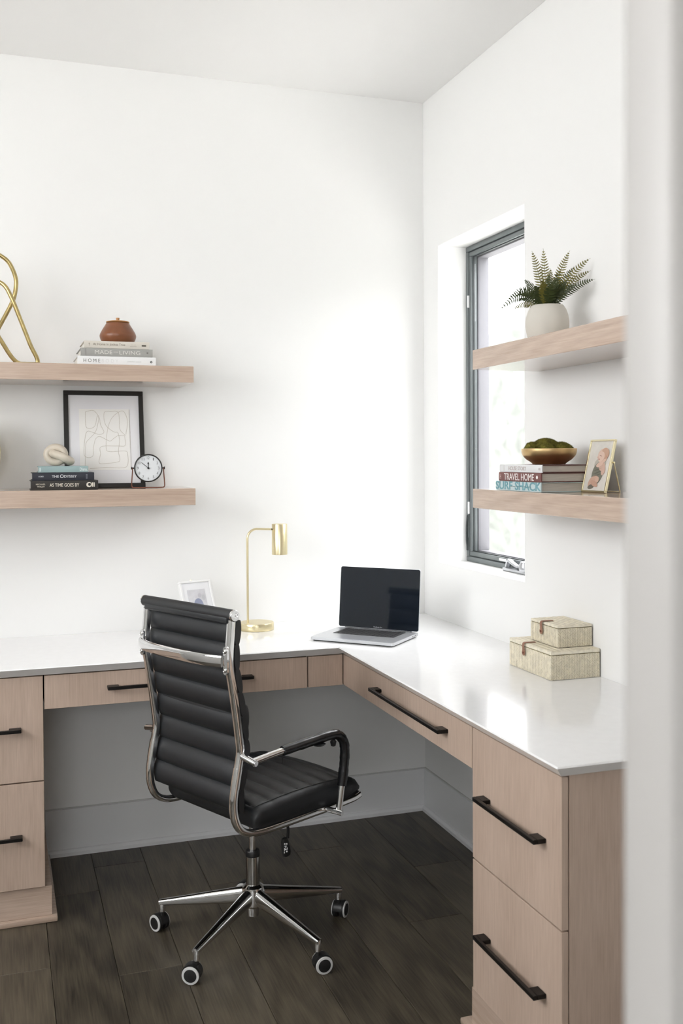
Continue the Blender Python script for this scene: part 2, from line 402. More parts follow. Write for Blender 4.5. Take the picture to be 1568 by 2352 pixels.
# floor: planks running away from the camera, each its own piece
fl = struct('floor', box(NB(), XL, -0.0005, YH, -0.0005, -0.05, -0.004), M['subfloor'], 'dark brown wood plank floor')
PW = 0.168
ends = {0: [-0.335, -1.9], 1: [-0.79, -2.2], 2: [-0.15, -0.89, -2.3], 3: [-1.62, -3.0], 4: [-0.42, -1.75], 5: [-1.45, -2.9], 6: [-0.25, -2.0], 7: [-0.865, -2.4], 8: [-0.5, -1.9], 9: [-1.1]}
ends[0] = [-0.787, -2.2]; ends[1] = [-0.336, -1.75]
k0 = -1.436-PW
kx = -12
while k0+PW*(kx) < 0:
    x0 = max(XL+0.002, k0+kx*PW); x1 = min(-0.002, k0+(kx+1)*PW)
    if x1-x0 > 0.02:
        ee = ends.get(kx, [-0.3-((kx*0.618) % 1)*1.3, -2.2-((kx*0.37) % 1)*0.8])
        ys = [-0.002]+ee+[YH+0.002]
        for a, b in zip(ys, ys[1:]):
            c = ((x0+x1)/2, (a+b)/2, 0)
            bm = box(NB(), x0+0.0006, x1-0.0006, b+0.0005, a-0.0005, -0.010, 0.0, 0.0011, 1)
            bm.transform(Matrix.Translation((-c[0], -c[1], 0)))
            finish(bm)
            me = bpy.data.meshes.new('plank'); bm.to_mesh(me); bm.free(); me.materials.append(M['plank'])
            o = bpy.data.objects.new('plank', me); COL.objects.link(o); o.parent = fl; o.location = c
    kx += 1

# baseboards with a shoe moulding, only where the wall is open
def board(name, bm, label): return struct(name, bm, M['trim'], label)
bt, stt, bbh = 0.0099, 0.0231, 0.158
def shoe_x(bm, x0, x1):   # profile along x
    t = [(0, 0), (-stt, 0), (-stt, 0.012), (-stt+0.006, 0.020), (-bt, 0.022), (0, 0.022)]
    prism(bm, [(-y, z) for y, z in t], x0, x1, mtx=Matrix(((0, 0, 1, 0), (-1, 0, 0, 0), (0, 1, 0, 0), (0, 0, 0, 1))))
def shoe_y(bm, y0, y1):
    t = [(0, 0), (-stt, 0), (-stt, 0.012), (-stt+0.006, 0.020), (-bt, 0.022), (0, 0.022)]
    prism(bm, t, -y1, -y0, mtx=Matrix(((1, 0, 0, 0), (0, 0, -1, 0), (0, 1, 0, 0), (0, 0, 0, 1))))
bm = NB(); box(bm, XG1+0.02, -0.0006, -bt, -0.0006, 0.001, bbh, 0.0012, 1); bo = board('baseboard_back', bm, 'white baseboard along the back wall under the desk')
bm = NB(); box(bm, XG1+0.02, -0.0006, -0.004, -0.0006, bbh+0.0002, bbh+0.0036); obj('painted_shadow_line', bm, M['shade_line'], bo)  # grey strip standing in for the shadow line above the board
bm = NB(); shoe_x(bm, XG1+0.02, -0.0006); tag(obj('shoe_moulding', bm, M['trim'], bo), None)
bm = NB(); box(bm, -bt, -0.0006, YG+0.02, -bt-0.0006, 0.001, bbh, 0.0012, 1); bo = board('baseboard_right', bm, 'white baseboard along the right wall under the desk')
bm = NB(); box(bm, -0.004, -0.0006, YG+0.02, -0.0046, bbh+0.0002, bbh+0.0036); obj('painted_shadow_line', bm, M['shade_line'], bo)  # same painted shadow strip on the right wall
bm = NB(); shoe_y(bm, YG+0.02, -stt-0.0006); obj('shoe_moulding', bm, M['trim'], bo)

# ------------------------------------------------------------------ casement window in the right wall
w1 = thing('window_1', 'tall narrow casement window with charcoal frame', None, (WD, (WY1+WY2)/2, WZ1), kind='structure')
def ring_y(bm, x0, x1, i, wdt, bev=0.002):
    """rectangular frame in the window plane, inset i from the opening, member width wdt"""
    a, b, c, d = WY2+i, WY1-i, WZ1+i, WZ2-i
    box(bm, x0, x1, a, b, c, c+wdt, bev); box(bm, x0, x1, a, b, d-wdt, d, bev)
    box(bm, x0, x1, a, a+wdt, c+wdt, d-wdt, bev); box(bm, x0, x1, b-wdt, b, c+wdt, d-wdt, bev)
    return bm
obj('window_frame', ring_y(NB(), WD, WD+0.030, 0.0006, 0.019), M['wframe'], w1)
obj('gasket', ring_y(NB(), WD+0.008, WD+0.028, 0.0198, 0.0028, 0.0), M['wframe_d'], w1)
sa = obj('sash', ring_y(NB(), WD+0.003, WD+0.028, 0.0228, 0.016), M['wframe'], w1)
obj('glazing_bead', ring_y(NB(), WD+0.010, WD+0.016, 0.0390, 0.003, 0.0), M['wframe_d'], sa)
obj('window_pane', box(NB(), WD+0.0162, WD+0.0222, WY2+0.0392, WY1-0.0392, WZ1+0.0392, WZ2-0.0392), M['glass'], w1)
obj('outer_casing', ring_y(NB(), WD+0.0302, 0.188, 0.0006, 0.043), mat('grey_outer_cladding', S(112, 111, 117), 0.6), w1)
# lock lever on the far jamb, crank operator at the bottom, little stops and a label
bm = NB(); tube(bm, spline([(WD-0.001, WY1-0.014, 1.145), (WD-0.004, WY1-0.013, 1.10), (WD-0.004, WY1-0.013, 1.05), (WD-0.001, WY1-0.014, 1.02)]), (0.004, 0.004), 10)
box(bm, WD-0.003, WD+0.001, WY1-0.018, WY1-0.005, 1.012, 1.06, 0.001); obj('lock_lever', bm, M['wframe_d'], w1)
bm = NB(); box(bm, WD-0.028, WD, -0.66, -0.47, WZ1+0.001, WZ1+0.012, 0.003)
tube(bm, spline([(WD-0.012, -0.48, WZ1+0.010), (WD-0.016, -0.50, WZ1+0.036), (WD-0.018, -0.53, WZ1+0.030), (WD-0.018, -0.57, WZ1+0.022), (WD-0.02, -0.60, WZ1+0.034)]), (0.010, 0.006), 10)
lathe(bm, [(0.020, 0), (0.022, 0.014), (0.016, 0.030), (0, 0.034)], 20, (WD-0.016, -0.61, WZ1+0.012)); obj('crank_operator', bm, mat('zinc_crank', (0.5, 0.51, 0.53), 0.3, 0.8), w1)
obj('frame_label', box(NB(), WD+0.0012, WD+0.004, -0.445, -0.393, WZ1+0.0265, WZ1+0.0350), M['white'], w1)
for zz in (1.92, 1.15): obj('sash_stop', box(NB(), WD-0.004, WD+0.004, WY1-0.0245, WY1-0.0192, zz, zz+0.045, 0.001), M['white'], w1)

# ------------------------------------------------------------------ high window in the left wall, hall window, sliding door beside the camera
w2 = thing('window_2', 'wide high window in the left wall', None, (XL, (WIN2[0]+WIN2[1])/2, WIN2[2]), kind='structure')
bm = NB(); y0, y1, z0, z1 = WIN2
for a in ((y0, y1, z0, z0+0.06), (y0, y1, z1-0.06, z1), (y0, y0+0.06, z0, z1), (y1-0.09, y1, z0, z1)): box(bm, XL-0.10, XL-0.02, a[0]+.0006, a[1]-.0006, a[2]+.0006, a[3]-.0006, 0.003)
obj('window_frame', bm, M['frameblk'], w2)
obj('window_pane', box(NB(), XL-0.064, XL-0.058, y0+0.061, y1-0.091, z0+0.061, z1-0.061), M['glass'], w2)
w3 = thing('window_3', 'hall window', None, ((WIN3[0]+WIN3[1])/2, YH, WIN3[2]), kind='structure')
bm = NB(); x0, x1, z0, z1 = WIN3
for a in ((x0, x1, z0, z0+0.05), (x0, x1, z1-0.05, z1), (x0, x0+0.05, z0, z1), (x1-0.05, x1, z0, z1)): box(bm, a[0]+.0006, a[1]-.0006, YH-0.09, YH-0.03, a[2]+.0006, a[3]-.0006, 0.003)
obj('window_frame', bm, M['white'], w3)
obj('window_pane', box(NB(), x0+0.051, x1-0.051, YH-0.062, YH-0.056, z0+0.051, z1-0.051), M['glass'], w3)
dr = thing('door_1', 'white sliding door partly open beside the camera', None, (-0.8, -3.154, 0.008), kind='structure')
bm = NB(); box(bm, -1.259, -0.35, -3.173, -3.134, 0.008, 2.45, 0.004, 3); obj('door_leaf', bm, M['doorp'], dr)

# ------------------------------------------------------------------ worktop, cabinets, shelves
def worktop():
    bm = NB()
    top = [(-2.35, -0.0008), (-0.0008, -0.0008), (-0.0008, -YE), (-DR, -YE), (-DR, -DL), (-2.35, -DL)]
    fx, fy, ey = -(DR-0.0235), -(DL-0.0235), -(YE-0.0235)
    bot = [(-2.35, -0.0008), (-0.0008, -0.0008), (-0.0008, ey), (fx, ey), (fx, fy), (-2.35, fy)]
    e = 0.003
    top2 = [(-2.35, -0.0008), (-0.0008, -0.0008), (-0.0008, -YE+e), (-DR+e, -YE+e), (-DR+e, -DL+e), (-2.35, -DL+e)]
    lv = [[bm.verts.new((x, y, z)) for x, y in P] for P, z in ((bot, ZS), (top, ZT-e), (top2, ZT))]
    for a, b in zip(lv, lv[1:]):
        for i in range(6): bm.faces.new([a[i], a[(i+1) % 6], b[(i+1) % 6], b[i]])
    bm.faces.new(lv[0][::-1]); bm.faces.new(lv[-1])
    bmesh.ops.recalc_face_normals(bm, faces=bm.faces)
    return bm
tag(obj('countertop', worktop(), M['quartz'], origin=(0, 0, ZS)), 'glossy white L-shaped quartz countertop with undercut edge', 'countertop')

def pull(bm_parent, p0, p1, out, th=0.010, stand=0.030, foot=0.034):
    """flat bar pull between p0 and p1 on a face whose outward normal is out"""
    bm = NB(); p0, p1, out = Vector(p0), Vector(p1), Vector(out); d = (p1-p0).normalized(); z = Vector((0, 0, 1)); L_ = (p1-p0).length
    mtx = Matrix(((d.x, out.x, z.x, p0.x), (d.y, out.y, z.y, p0.y), (d.z, out.z, z.z, p0.z), (0, 0, 0, 1)))
    box(bm, 0, L_, stand-0.009, stand, -th/2, th/2, 0.0012, 1, mtx=mtx)
    for a in (0, L_-foot): box(bm, a, a+foot, 0.0003, stand-0.0085, -th/2, th/2, 0.0012, 1, mtx=mtx)
    return obj('handle', bm, M['black'], bm_parent)
FT = 0.015  # front thickness
g = 0.0020
# left two-drawer pedestal
XLC = -2.02
cb = thing('drawer_cabinet', 'pale oak two-drawer cabinet under the left end of the desk', 'cabinet', ((XLC+XG1)/2, -0.26, 0))
bm = NB(); box(bm, XLC+0.002, XG1-0.001, FY+FT+0.003, -0.003, ZP, ZS-0.001); obj('carcass', bm, M['oakz'], cb)
bm = NB(); box(bm, XLC, XG1+0.018, FY+0.013, -stt-0.003, 0.018, ZP-0.001, 0.001, 1); pl = obj('plinth', bm, M['oakx'], cb)
bm = NB(); box(bm, XLC, XG1+0.033, FY+0.001, -stt-0.003, 0.0005, 0.0175, 0.004, 2); obj('shoe_moulding', bm, M['oakx'], pl)
for zz0, zz1, hz in ((ZM+g, ZS-0.004, 0.580), (ZP+0.004, ZM-g, 0.266)):
    bm = NB(); box(bm, XLC+0.003, XG1-g, FY, FY+FT, zz0, zz1, 0.0007, 1); d = obj('drawer_front', bm, M['oakz'], cb)
    pull(d, (-1.88, FY, hz), (-1.500, FY, hz), (0, -1, 0))
# left pencil drawer + corner filler
un = thing('pencil_drawer_unit', 'wide shallow oak drawer behind the chair, under the back run of the desk', 'drawer', ((XG1+XG2)/2, -0.26, ZD))
bm = NB(); box(bm, XG1+0.003, XG2+0.0, FY+FT+0.003, -0.12, ZD+0.006, ZS-0.001); obj('drawer_box', bm, M['gap'], un)
bm = NB(); box(bm, XG1+g, XG2-g, FY, FY+FT, ZD, ZS-0.004, 0.0007, 1); d = obj('drawer_front', bm, M['oakz'], un)
pull(d, (-1.255, FY, 0.684), (-0.812, FY, 0.684), (0, -1, 0))
bm = NB(); box(bm, XG2+0.0025, FX-0.0035, FY+0.0, FY+FT, ZD, ZS-0.004, 0.0007, 1)
fp = tag(obj('corner_filler_panel', bm, M['oakz'], origin=((XG2+FX)/2, FY, ZD)), 'small square oak filler panel at the inside corner under the desk', 'panel')
bm = NB(); box(bm, FX-0.0034, FX+0.012, FY+0.008, FY+0.030, ZD+0.001, ZS-0.004); obj('gap_shade_block', bm, M['gap'], fp)  # dark block added behind the corner joint as painted shade
# right pencil drawer
un = thing('pencil_drawer_unit', 'shallow oak drawer with long black pull under the right run of the desk', 'drawer', (-0.25, (FY+YG)/2, ZD))
bm = NB(); box(bm, FX+FT+0.003, -0.12, YG+0.003, FY-0.02, ZD+0.006, ZS-0.001); obj('drawer_box', bm, M['gap'], un)
bm = NB(); box(bm, FX, FX+FT, YG+g, FY+0.0065, ZD, ZS-0.004, 0.0007, 1); d = obj('drawer_front', bm, M['oakz'], un)
pull(d, (FX, -0.822, 0.686), (FX, -1.312, 0.686), (-1, 0, 0))
# right two-drawer pedestal
cb = thing('drawer_cabinet', 'pale oak two-drawer cabinet with dark end panel in the right foreground', 'cabinet', (-0.25, (EY+YG)/2, 0))
bm = NB(); box(bm, FX+FT+0.0025, -0.003, EY, YG-0.001, ZP, ZS-0.001, 0.0006, 1); obj('carcass', bm, M['oakz'], cb)
bm = NB(); box(bm, FX+0.006, -stt-0.003, EY-0.012, YG+0.017, 0.018, ZP-0.001, 0.001, 1); pl = obj('plinth', bm, M['oaky'], cb)
bm = NB(); box(bm, FX-0.010, -stt-0.003, EY-0.024, YG+0.050, 0.0005, 0.0175, 0.004, 2); obj('shoe_moulding', bm, M['oaky'], pl)
for zz0, zz1, hz in ((ZM+g, ZS-0.004, 0.583), (ZP+0.004, ZM-g, 0.264)):
    bm = NB(); box(bm, FX, FX+FT, EY+0.0005, YG-g, zz0, zz1, 0.0007, 1); d = obj('drawer_front', bm, M['oakz'], cb)
    pull(d, (FX, -1.503, hz), (FX, -1.781, hz), (-1, 0, 0))
# floating shelves
def shelf(x0, x1, y0, y1, z0, z1, m, label):
    bm = NB(); box(bm, x0, x1, y0, y1, z0, z1, 0.0012, 1)
    return tag(obj('floating_shelf', bm, m, origin=((x0+x1)/2, (y0+y1)/2, z0)), label, 'shelf', 'thick oak floating shelves')
XS1, YS1, XS2, YF2 = -0.9381, -0.2513, -0.2258, -0.8763
shelf(-2.35, XS1, YS1, -0.0006, Z1B, Z1T, M['oakx'], 'upper oak floating shelf on the back wall under the brown jar')
shelf(-2.35, XS1+0.003, YS1, -0.0006, Z2B, Z2T, M['oakx'], 'lower oak floating shelf on the back wall under the clock')
shelf(XS2, -0.0006, -2.35, YF2, Z3B, Z3T, M['oaky'], 'upper oak floating shelf on the right wall under the fern')
shelf(XS2, -0.0006, -2.35, YF2, Z4B, Z4T, M['oaky'], 'lower oak floating shelf on the right wall under the gold bowl')

# ------------------------------------------------------------------ office chair
CH = Vector((-0.884, -0.805, 0)); PHI = R(25.68)
chair = thing('office_chair', 'black ribbed leather office chair with chrome frame and casters', 'chair', CH, (0, 0, PHI))
CW = WM[chair.name]
def cl(name, bm, m, parent=chair, label=None, angle=35):
    """parts of the chair are built in its own frame: x forward, y to its left, z up"""
    finish(bm, angle)
    o = obj(name, bm, m, parent, local=True, nofix=True)
    if label: o['label'] = label
    return o
HW = 0.188
# five-star base
base_rot = R(7.4)-PHI
ZA = 0.078
bm = NB(); lathe(bm, [(0.017, 0.068), (0.0175, 0.092), (0.026, 0.094), (0.031, 0.100), (0.033, 0.135), (0.030, 0.150), (0.022, 0.157), (0.0, 0.157)], 40)
cl('base_hub', bm, M['chrome'])
for k in range(5):
    a = base_rot+k*2*math.pi/5; d = Vector((math.cos(a), math.sin(a), 0)); s = Vector((-d.y, d.x, 0))
    bm = NB(); pts = []; rad = []
    for i in range(9):
        u = i/8; pts.append(d*(0.022+(0.277-0.022)*u)+Vector((0, 0, 0.124-0.041*u))); rad.append((0.0165-0.007*u, 0.024-0.0155*u))
    tube(bm, pts, rad, 18, ref=(0, 0, 1), sup=0.85)
    lathe(bm, [(0.0088, 0.058), (0.0088, 0.086), (0.0075, 0.0885), (0, 0.0885)], 16, d*0.270)
    cl('base_arm', bm, M['chrome'])
    # caster: hood, two wheels with pale tread ring and black cap
    sw = a+R([35, 62, 118, 150, 20][k]); dd = Vector((math.cos(sw), math.sin(sw), 0)); ax = Vector((-dd.y, dd.x, 0))
    if k == 3: ax = Vector((math.cos(R(-100)-PHI), math.sin(R(-100)-PHI), 0))
    if k == 2: ax = Vector((math.cos(R(-150)-PHI), math.sin(R(-150)-PHI), 0))
    if k == 4: ax = Vector((math.cos(R(-88)-PHI), math.sin(R(-88)-PHI), 0))
    if k == 0: ax = Vector((math.cos(R(-40)-PHI), math.sin(R(-40)-PHI), 0))
    if k == 3: ax = Vector((math.cos(R(-118)-PHI), math.sin(R(-118)-PHI), 0))
    dd = Vector((ax.y, -ax.x, 0))
    if dd.dot(d) < 0: dd = -dd
    cc = d*0.270+dd*0.012+Vector((0, 0, 0.0242))
    mx = frame_mtx(cc, dd, (0, 0, 1))       # local z = wheel axis
    bm = NB()
    lathe(bm, [(0.005, 0.046), (0.005, 0.064), (0, 0.064)], 14, d*0.270)
    hood = [(0.0255*math.cos(R(t)), 0.0255*math.sin(R(t))) for t in range(-10, 191, 12)]
    prism(bm, hood, -0.0135, 0.0135, mtx=mx, bev=0.002)
    ca = cl('caster', bm, M['plastic'])
    for sd in (-1, 1):
        bm = NB(); lathe(bm, [(0.0, 0.004*sd), (0.0215, 0.004*sd), (0.0238, 0.007*sd), (0.0238, 0.0165*sd), (0.0225, 0.0185*sd)], 32, mtx=mx, cap=False); cl('wheel', bm, M['plastic'], ca)
        bm = NB(); lathe(bm, [(0.0225, 0.0180*sd), (0.0236, 0.0172*sd), (0.0228, 0.0196*sd), (0.0172, 0.0202*sd), (0.0168, 0.0180*sd)], 32, mtx=mx, cap=False); cl('wheel_ring', bm, M['grey'], ca, 'pale grey wheel ring')
        bm = NB(); lathe(bm, [(0.0170, 0.0180*sd), (0.0168, 0.0206*sd), (0.012, 0.0214*sd), (0, 0.0216*sd)], 32, mtx=mx, cap=False); cl('wheel_cap', bm, M['plastic'], ca)
# gas lift
bm = NB(); lathe(bm, [(0.0195, 0.150), (0.0195, 0.236), (0.0185, 0.240), (0, 0.240)], 36); cl('lift_column', bm, M['chromed'])
bm = NB(); lathe(bm, [(0.0198, 0.236), (0.0203, 0.238), (0.0203, 0.250), (0.0185, 0.253), (0.011, 0.253)], 36, cap=False); cl('column_collar', bm, M['plastic'])
bm = NB(); lathe(bm, [(0.0105, 0.238), (0.0105, 0.375), (0, 0.375)], 28); cl('piston', bm, M['chrome'])
bm = NB(); box(bm, -0.085, 0.075, -0.055, 0.055, 0.366, 0.392, 0.006); cl('tilt_mechanism', bm, M['plastic'])
# lever with pictogram paddle
bm = NB(); tube(bm, spline([(-0.01, -0.04, 0.372), (-0.005, -0.10, 0.366), (0.012, -0.122, 0.358), (0.026, -0.122, 0.342), (0.026, -0.121, 0.312)]), 0.0042, 10); lv = cl('height_lever', bm, M['plastic'])
pm = Matrix.Translation((0.019, -0.120, 0.288)) @ Matrix.Rotation(R(-10), 4, 'Y')
bm = NB(); tube(bm, [pm @ Vector((0, 0, z)) for z in (-0.027, -0.024, -0.015, 0.0, 0.018, 0.026, 0.028)], [(0.006, 0.003), (0.011, 0.005), (0.0135, 0.006), (0.0125, 0.006), (0.011, 0.0055), (0.008, 0.005), (0.004, 0.003)], 18, ref=(-0.42, -0.9, 0)); cl('lever_paddle', bm, M['plastic'], lv)
# pictogram: little white chair and arrows, printed on the side turned to the back right
pn = Vector((-0.62, -0.78, 0)).normalized(); px_ = Vector((0.78, -0.62, 0))
po = Vector((0.019, -0.120, 0.288))+pn*0.0115
bm = NB(); mxp = frame_mtx(po, px_, (0, 0, 1))
for q in ((-0.0045, -0.001, 0.011, 0.015), (0.001, 0.0045, 0.011, 0.015), (-0.004, 0.003, 0.006, 0.008), (-0.001, 0.001, 0.000, 0.007), (-0.0045, -0.0025, -0.006, 0.002), (-0.0045, 0.002, -0.004, -0.001), (0.001, 0.0045, -0.010, -0.006), (-0.005, -0.003, -0.013, -0.008), (0.003, 0.005, -0.003, 0.003)):
    box(bm, q[0], q[1], q[2], q[3], -0.0003, 0.0003, mtx=mxp)
cl('pictogram', bm, M['white'], lv, 'small white chair pictogram')
# two side frames: one bent chrome tube each
prof = [(-0.2180, 0.955), (-0.2215, 0.915), (-0.2255, 0.873), (-0.2250, 0.8285), (-0.2165, 0.780), (-0.206, 0.715), (-0.196, 0.645), (-0.1925, 0.612), (-0.197, 0.585), (-0.207, 0.540), (-0.2155, 0.492), (-0.2140, 0.452), (-0.199, 0.416), (-0.170, 0.396), (-0.130, 0.389), (-0.05, 0.388), (0.08, 0.390), (0.16, 0.391), (0.215, 0.394), (0.240, 0.400)]
for sd in (-1, 1):
    pts = spline([(s, sd*HW, z) for s, z in prof], 6)
    bm = NB(); tube(bm, pts, (0.0095, 0.0102), 20, ref=(0, 1, 0), sup=0.6); fr = cl('side_frame', bm, M['chrome'])
    bm = NB(); tube(bm, spline([(s, sd*HW, z) for s, z in ((-0.2005, 0.570), (-0.2055, 0.547), (-0.211, 0.520))], 5), (0.0103, 0.0110), 20, ref=(0, 1, 0), sup=0.6); cl('frame_ferrule', bm, M['chrome'], fr)
    bm = NB()
    for z, s in ((0.535, -0.212), (0.53, -0.199)): lathe(bm, [(0.0038, 0), (0.0034, 0.003), (0, 0.004)], 12, mtx=frame_mtx((s+0.010, -sd*-1*HW-sd*0.006, z), (0, 1, 0), (0, 0, 1)))
    cl('frame_screw', bm, M['chrome'], fr)
# rear cross bar with end plates and screws
bm = NB(); pts = []
for i in range(25):
    t = -1+2*i/24; pts.append((-0.246-0.022*(1-abs(t)**3.0), t*(HW-0.004), 0.851))
tube(bm, pts, (0.0155, 0.0055), 18, ref=(1, 0, 0), sup=0.75); cbar = cl('cross_bar', bm, M['chrome'])
for sd in (-1, 1):
    bm = NB(); P = rrect(-0.0085, 0.0085, -0.036, 0.036, 0.0083); mxp = frame_mtx((-0.2365, sd*(HW+0.0), 0.851), (0, 1, 0), (0, 0, 1)); prism(bm, P, -0.003, 0.003, mtx=mxp, bev=0.0008); pt = cl('bar_plate', bm, M['chrome'], cbar)
    for z in (0.8755, 0.8275):
        bm = NB(); lathe(bm, [(0.0055, 0.0), (0.0052, 0.002), (0.003, 0.004), (0.0018, 0.0032), (0, 0.0032)], 16, mtx=frame_mtx((-0.2395, sd*HW, z), (0, -1, 0), (0, 0, 1))); cl('bar_screw', bm, M['chrome'], cbar)
# head roll with chrome end caps and hanging flap
bm = NB(); tube(bm, [(-0.218, y, 0.965) for y in (-0.199, -0.1985, -0.15, 0.0, 0.15, 0.1985, 0.199)], [0.012, 0.0148, 0.0152, 0.0154, 0.0152, 0.0148, 0.012], 24)
box(bm, -0.2325, -0.2105, -0.186, 0.186, 0.9435, 0.962, 0.004); hr = cl('head_roll', bm, M['leather'])
bm = NB(); box(bm, -0.2333, -0.232, -0.186, 0.186, 0.9478, 0.9488); cl('roll_seam', bm, M['thread'], hr)
for sd in (-1, 1):
    bm = NB(); lathe(bm, [(0.0155, 0.0), (0.0155, 0.004), (0.0135, 0.0065), (0.0075, 0.0068), (0.0066, 0.0052), (0.0030, 0.0052), (0.0024, 0.003), (0, 0.003)], 28, mtx=frame_mtx((-0.218, sd*0.199, 0.965), (sd*1.0, 0, 0), (0, 0, 1)) @ Matrix.Rotation(0, 4, 'X') if False else (Matrix.Translation((-0.218, sd*0.1985, 0.965)) @ Matrix.Rotation(R(-90*sd), 4, 'X'))); cl('roll_cap', bm, M['chrome'])
# ribbed back cushion following the uprights
def back_s(z):
    P = prof
    for (s0, z0), (s1, z1) in zip(P, P[1:]):
        if z1 <= z <= z0: return s0+(s1-s0)*((z0-z)/(z0-z1) if z0 != z1 else 0)
    return P[-1][0]
def sm_s(z): return sum(back_s(min(0.95, max(0.46, z+d))) for d in (-0.02, -0.01, 0, 0.01, 0.02))/5
def back_cushion():
    bm = NB(); NR = 8; z0, z1 = 0.452, 0.950; rows = []; nz = NR*14; cols = 15
    for i in range(nz+1):
        v = i/nz; z = z0+(z1-z0)*v; s = sm_s(z)
        ph = (v*NR) % 1.0; ph = 0 if i == nz else ph
        rib = abs(math.sin(math.pi*ph))**0.62
        row = []
        for side in (0, 1):
            for j in range(cols):
                t = -1+2*j/(cols-1); y = t*0.191
                e = max(0, 1-abs(t)**10); edge = 0.35+0.65*e
                th = 0.0045+0.0135*rib*edge
                off = -th if side == 0 else th
                row.append((s+0.023+off, y, z))
        rows.append(row)
    vs = [[bm.verts.new(p) for p in r] for r in rows]
    for a, b in zip(vs, vs[1:]):
        for j in range(cols-1):
            bm.faces.new([a[j], a[j+1], b[j+1], b[j]]); bm.faces.new([a[cols+j], b[cols+j], b[cols+j+1], a[cols+j+1]])
        bm.faces.new([a[0], b[0], b[cols], a[cols]]); bm.faces.new([a[cols-1], a[2*cols-1], b[2*cols-1], b[cols-1]])
    for r, rev in ((vs[0], False), (vs[-1], True)):
        for j in range(cols-1): bm.faces.new([r[j], r[cols+j], r[cols+j+1], r[j+1]])
    return bm
cl('back_cushion', back_cushion(), M['leather'], angle=60)
bm = NB(); tube(bm, spline([(-0.190, 0.0, 0.712)]+[(-0.180, 0, 0.71)], 2), 0.001, 6); bm.free()
bm = NB(); tube(bm, [(-0.168, y, 0.69) for y in (-0.183, -0.178, -0.16, -0.08, 0, 0.08, 0.16, 0.178, 0.183)], [(0.02, 0.006), (0.036, 0.014), (0.044, 0.020), (0.046, 0.022), (0.046, 0.022), (0.046, 0.022), (0.044, 0.020), (0.036, 0.014), (0.02, 0.006)], 20, ref=(1, 0, 0), sup=0.85); lp = cl('lumbar_pillow', bm, M['leather'])
bm = NB(); box(bm, -0.1915, -0.1875, -0.190, -0.186, 0.62, 0.672, 0.001); cl('zipper', bm, M['grey'], lp)
# seat cushion: six ribs across, rolled front, boxed side
def seat():
    bm = NB(); s0, s1, hw = -0.150, 0.246, 0.197; nr = 6; ns = 96; nt = 27
    def top(u, t):
        s = s0+(s1-s0)*u
        base = 0.446+0.010*math.sin(math.pi*min(1, u*1.05))+(0.006 if u < 0.85 else 0.006)
        drop_f = max(0, (u-0.80)/0.20)**2.4*0.019; drop_b = max(0, (0.05-u)/0.05)**2*0.010
        e = max(0, (abs(t)-0.92)/0.08)**2*0.010
        uu = (u-0.03)/0.80; rib = 0
        if 0 <= uu <= 1: rib = 0.0105*(abs(math.sin(math.pi*((uu*nr) % 1.0)))**0.55-0.75)*max(0, 1-abs(t/0.90)**14)
        crown = 0.010*(1-t*t)
        cn = 1-0.09*max(0, (u-0.86)/0.14)**2-0.04*max(0, (0.06-u)/0.06)**2
        return Vector((s, t*hw*cn, base+crown+rib-drop_f-drop_b-e))
    def bot(u, t):
        s = s0+(s1-s0)*u; f = max(0, (u-0.80)/0.20)**2*0.004
        cn = 1-0.09*max(0, (u-0.86)/0.14)**2-0.04*max(0, (0.06-u)/0.06)**2
        return Vector((s0+0.012+(s1-s0-0.022)*u, t*(hw-0.010)*cn, 0.394+f))
    T = [[bm.verts.new(top(i/ns, -1+2*j/nt)) for j in range(nt+1)] for i in range(ns+1)]
    B = [[bm.verts.new(bot(i/ns, -1+2*j/nt)) for j in range(nt+1)] for i in range(ns+1)]
    for i in range(ns):
        for j in range(nt):
            bm.faces.new([T[i][j], T[i+1][j], T[i+1][j+1], T[i][j+1]]); bm.faces.new([B[i][j], B[i][j+1], B[i+1][j+1], B[i+1][j]])
    # bulging side wall
    per = [(i, 0) for i in range(ns+1)]+[(ns, j) for j in range(1, nt+1)]+[(i, nt) for i in range(ns-1, -1, -1)]+[(0, j) for j in range(nt-1, 0, -1)]
    cen = Vector(((s0+s1)/2, 0, 0.42)); n = len(per); rings = [[T[i][j] for i, j in per]]
    for k in range(1, 6):
        f = k/6; ring = []
        for i, j in per:
            p = T[i][j].co.lerp(B[i][j].co, f); o = Vector((p.x-cen.x, p.y, 0)).normalized()
            ring.append(bm.verts.new(p+o*0.0085*math.sin(math.pi*f)**0.7))
        rings.append(ring)
    rings.append([B[i][j] for i, j in per])
    for a, b in zip(rings, rings[1:]):
        for k in range(n): bm.faces.new([a[k], a[(k+1) % n], b[(k+1) % n], b[k]])
    return bm, top
sb, topf = seat()
seat_o = cl('seat_cushion', sb, M['leather'], angle=70)
for sd in (-1, 1):
    bm = NB(); tube(bm, [topf(0.02+0.92*i/40, sd*0.925)+Vector((0, 0, 0.0012)) for i in range(41)], 0.0008, 5); cl('seat_stitching', bm, M['thread'], seat_o)
bm = NB(); tube(bm, [topf(0.03, -0.9+1.8*i/30)+Vector((0, 0, 0.001)) for i in range(31)], 0.0008, 5); cl('seat_stitching', bm, M['thread'], seat_o)
for k in range(1, 6):
    u = 0.03+0.80*k/6
    bm = NB(); tube(bm, [topf(u, -0.86+1.72*i/30)+Vector((0, 0, 0.0008)) for i in range(31)], 0.0013, 6); cl('seat_seam', bm, M['plastic'], seat_o)
